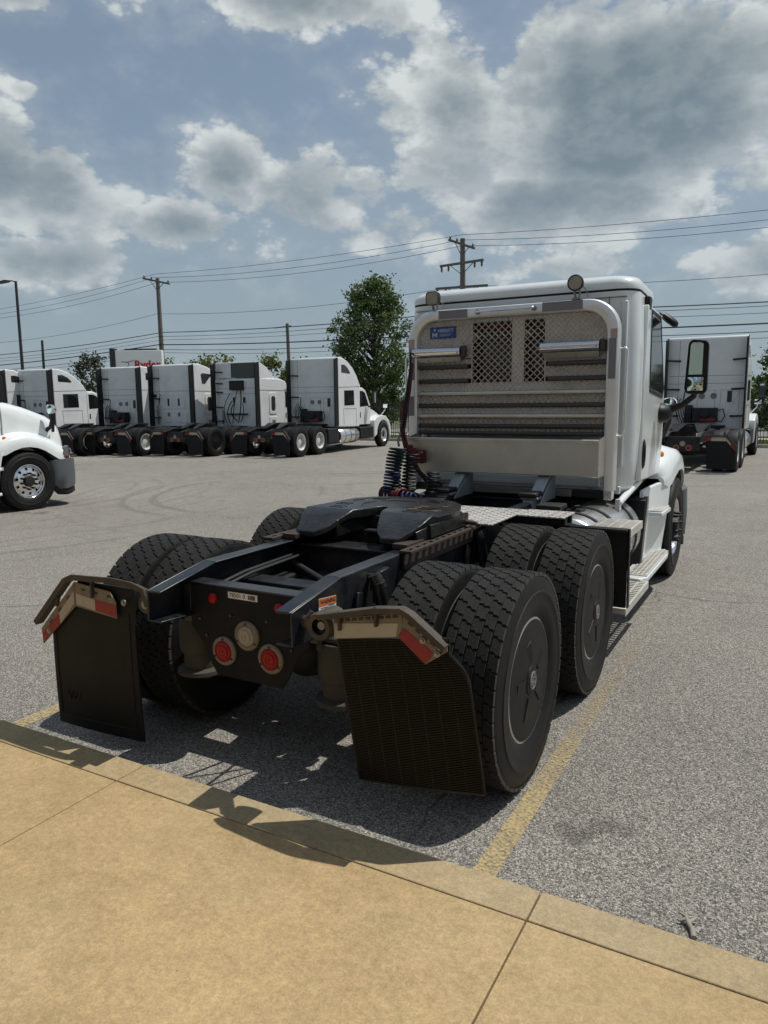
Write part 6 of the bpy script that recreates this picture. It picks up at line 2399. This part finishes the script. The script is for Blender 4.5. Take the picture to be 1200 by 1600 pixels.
LP = root('street_lamp', 'tall dark lot lamp with a flat head on a short arm', 'street lamp', (-39.2, 26.0, 0))
MB().tube([(0, 0, 0), (0, 0, 9.3)], [.11, .075], 12).build('pole', m_polemetal, LP, smooth=60)
b = MB()
b.tube([(0, 0, 9.22), (-.3, 0, 9.34), (-.7, 0, 9.38)], .035, 8)
b.build('arm', m_polemetal, LP, smooth=60)
b = MB()
b.loft([[(x, -w, z), (x, w, z), (x, w * .8, z + h), (x, -w * .8, z + h)] for x, w, z, h in ((-.62, .12, 9.33, .08), (-.9, .19, 9.31, .13), (-1.5, .17, 9.28, .12), (-1.75, .08, 9.27, .05))])
b.build('lamp_head', m_polemetal, LP, bevel=.015)

SG = root('roadside_sign', 'white roadside sign with red lettering showing over the truck roofs', 'sign', (-31.0, 27.9, 0), radians(28))
MB().box(-1.55, 1.16, -.10, .28, 3.2, 5.0).build('sign_face_box', m_signwhite, SG, bevel=.02)
MB().box(-1.85, -1.56, -.16, .34, 3.1, 5.12).build('sign_side_post', m_polemetal, SG, bevel=.01)
MB().box(-1.2, .9, -.05, .2, 0, 3.19).build('sign_base', m_polemetal, SG, bevel=.02)
MB().box(-1.0, .8, -.02, .3, 5.005, 5.10).build('sign_top_rail', m_polemetal, SG)
me = text_mesh('Ryder', .62, m_signred, bold=.022, depth=.01, sx=1.0)
me.transform(Matrix.Translation((.30, -.115, 4.17)) @ FACE_BACK)
mobj('lettering', me, SG)
b = MB()
b.tube([(-1.2, -.11, 4.36), (-.85, -.11, 4.32), (-.50, -.11, 4.42)], .018, 5)
b.tube([(-.85, -.11, 4.36), (-.76, -.11, 4.22), (-.86, -.11, 4.06)], .018, 5)
b.build('sign_emblem', m_ink, SG)

# shed with a pale gable roof behind
SH = root('shed_building', 'low grey building with a pale metal gable roof behind the trucks', 'building', (-49.0, 40.5, 0), radians(20))
MB().box(-5, 9, -5, 5, 0, 2.5).build('wall', m_wall, SH)
b = MB()
b.prism([(-5.4, 2.45), (0, 4.6), (5.4, 2.45), (5.2, 2.40), (0, 4.48), (-5.2, 2.40)], 'X', -5.3, 9.3)
rf = b.build('roof', m_roof, SH)
b = MB()
for k in range(24):
    x = -5.2 + k * .62
    b.bar((x, -5.38, 2.47), (x, 0, 4.62), .05, .04)
struct(b.build('roof_seams', m_roof, rf), 'stuff')
b = MB()
for k in range(4):
    MB().box(-3.5 + k * 3, -2.2 + k * 3, -5.03, -4.98, 1.0, 2.0).build('window', m_glass, SH)

# ------------------------------------------------------------------ iron fence along the verge
FN = root('iron_fence', 'black iron picket fence standing on the verge behind the trucks', 'fence', (0, 30.6, .1))
b = MB()
x = -24.0
while x < 12:
    b.box(x - .011, x + .011, -.011, .011, .02, 1.80)
    x += .125
struct(b.build('pickets', m_fence, FN), 'stuff')
for z in (.22, 1.55, 1.72):
    MB().box(-24, 12, -.018, .018, z - .018, z + .018).build('rail', m_fence, FN)
for k in range(16):
    MB().box(-24.03 + k * 2.4, -23.97 + k * 2.4, -.03, .03, 0, 1.92).build('post', m_fence, FN)


# ------------------------------------------------------------------ trees
def tree(name, label, loc, h, base, rx, n, leaf, mat, seed, shape='oval', clump=.55, group=None):
    rg = random.Random(seed)
    P = root(name, label, 'tree', loc, 0, group)
    trunk = MB()
    lean = rg.uniform(-.3, .3)
    pts = [(0, 0, -.2), (lean * .2, 0, h * .2), (lean * .5, .1, h * .45), (lean, 0, h * .8)]
    tr = .022 * h
    trunk.tube(pts, [tr * 1.3, tr, tr * .75, tr * .2], 8)
    crown = MB()
    cl = []
    nc = int(n / 80)
    while len(cl) < nc:
        f = rg.random()
        z = base + (h - base) * f
        if shape == 'oval':
            w = rx * (sin(pi * min(1, f * .80 + .16)) ** .75) * (.82 + .18 * sin(5 * f + seed))
        elif shape == 'tall':
            w = rx * (.55 + .45 * sin(pi * min(1, f * 1.1))) * (1 if f < .75 else max(.12, 1 - (f - .75) * 3.2))
        else:
            w = rx * (1 - f * .6)
        a = rg.uniform(0, 2 * pi)
        d = w * sqrt(rg.uniform(.12, 1)) * rg.uniform(.8, 1.12)
        cl.append((d * cos(a) + lean * f, d * sin(a), z + rg.uniform(-.2, .2)))
    for i, (x, y, z) in enumerate(cl):
        if i % 2 == 0:
            z0 = max(base * .6, z - .5 * sqrt(x * x + y * y) - .8)
            f0 = min(.8, z0 / h)
            trunk.tube([(lean * f0, 0, z0), (x * .5, y * .5, (z0 + z) / 2 + .1), (x, y, z)], [tr * .35, tr * .2, .012], 5)
        r_ = clump * rg.uniform(.6, 1.45)
        for k in range(int(80 * rg.uniform(.5, 1.5))):
            u = Vector((rg.gauss(0, 1), rg.gauss(0, 1), rg.gauss(0, .75))) * r_ * .55
            c = Vector((x, y, z)) + u
            nrm = Vector((rg.gauss(0, 1), rg.gauss(0, 1), rg.gauss(.5, 1))).normalized()
            t = nrm.orthogonal().normalized()
            t.rotate(Matrix.Rotation(rg.uniform(0, 6.28), 3, nrm))
            s_ = nrm.cross(t)
            L_ = leaf * rg.uniform(.6, 1.3)
            crown.add([c - t * L_ * .5, c + s_ * L_ * .30, c + t * L_ * .5, c - s_ * L_ * .30], [(0, 1, 2, 3)])
    trunk.build('trunk', m_bark, P, smooth=60)
    crown.build('crown', mat, P, recalc=False)
    return P


tree('broadleaf_tree', 'tall dark green tree rising between the truck row and the tractor cab', (-25.6, 45.6, 0), 10.7, .6, 3.6, 20000, .24, m_leaf, 4, 'oval', .62)
tree('broadleaf_tree', 'small grey-green tree standing left of the white roadside sign', (-44.6, 35.6, 0), 5.3, .8, 2.6, 4200, .22, m_leaf3, 8, 'oval', .5)
GT = 'yellow-green trees behind the truck row'
k = 0
for x, y, h, rx, lab in ((-43.6, 42.0, 5.35, 2.6, 'yellow-green tree peeping over the truck beside the sign'), (-41.2, 43.6, 5.4, 2.6, 'yellow-green tree right behind the wooden pole'),
                         (-38.9, 44.2, 5.5, 2.7, 'yellow-green tree above the dark deflector truck'), (-36.2, 45.4, 5.8, 2.8, 'yellow-green tree left of the thin bare pole'),
                         (-33.6, 46.8, 5.3, 2.5, 'yellow-green tree right of the thin bare pole')):
    k += 1
    tree('roadside_tree', lab, (x, y, 0), h, .5, rx, 4400, .26, m_leaf2, 20 + k, 'oval', .55, GT)
GR = 'dark green trees beyond the road'
for i, (x, y, h, rx, lab) in enumerate(((1.2, 48.5, 4.9, 2.3, 'dark green tree just right of the lone sleeper truck'), (4.6, 47.5, 4.4, 2.2, 'dark green tree at the right edge of the photo'),
                                        (-2.2, 52, 4.6, 2.3, 'dark green tree hidden behind the lone sleeper truck'), (-21.4, 50, 5.2, 2.3, 'dark green tree low behind the tractor cab'),
                                        (-29.6, 49, 5.0, 2.2, 'dark green tree low at the left foot of the tall tree'))):
    tree('roadside_tree', lab, (x, y, 0), h, .3, rx, 3400, .27, m_leaf, 40 + i, 'oval', .6, GR)
# far wood closing the horizon
b = MB()
rg = random.Random(77)
for i in range(9000):
    x = rg.uniform(-190, 90)
    top = 3.2 + 1.4 * sin(x * .21) + .9 * sin(x * .53 + 1) + .5 * sin(x * 1.3)
    z = rg.uniform(0, 1) ** .7 * max(1.5, top)
    y = 74 + rg.uniform(-4, 4)
    c = Vector((x, y, z))
    nrm = Vector((rg.gauss(0, 1), rg.gauss(-.6, 1), rg.gauss(.3, 1))).normalized()
    t = nrm.orthogonal().normalized()
    s_ = nrm.cross(t)
    L_ = rg.uniform(.7, 1.5)
    b.add([c - t * L_ * .5, c + s_ * L_ * .4, c + t * L_ * .5, c - s_ * L_ * .4], [(0, 1, 2, 3)])
struct(b.build('far_wood', m_leaf3, recalc=False), 'stuff')
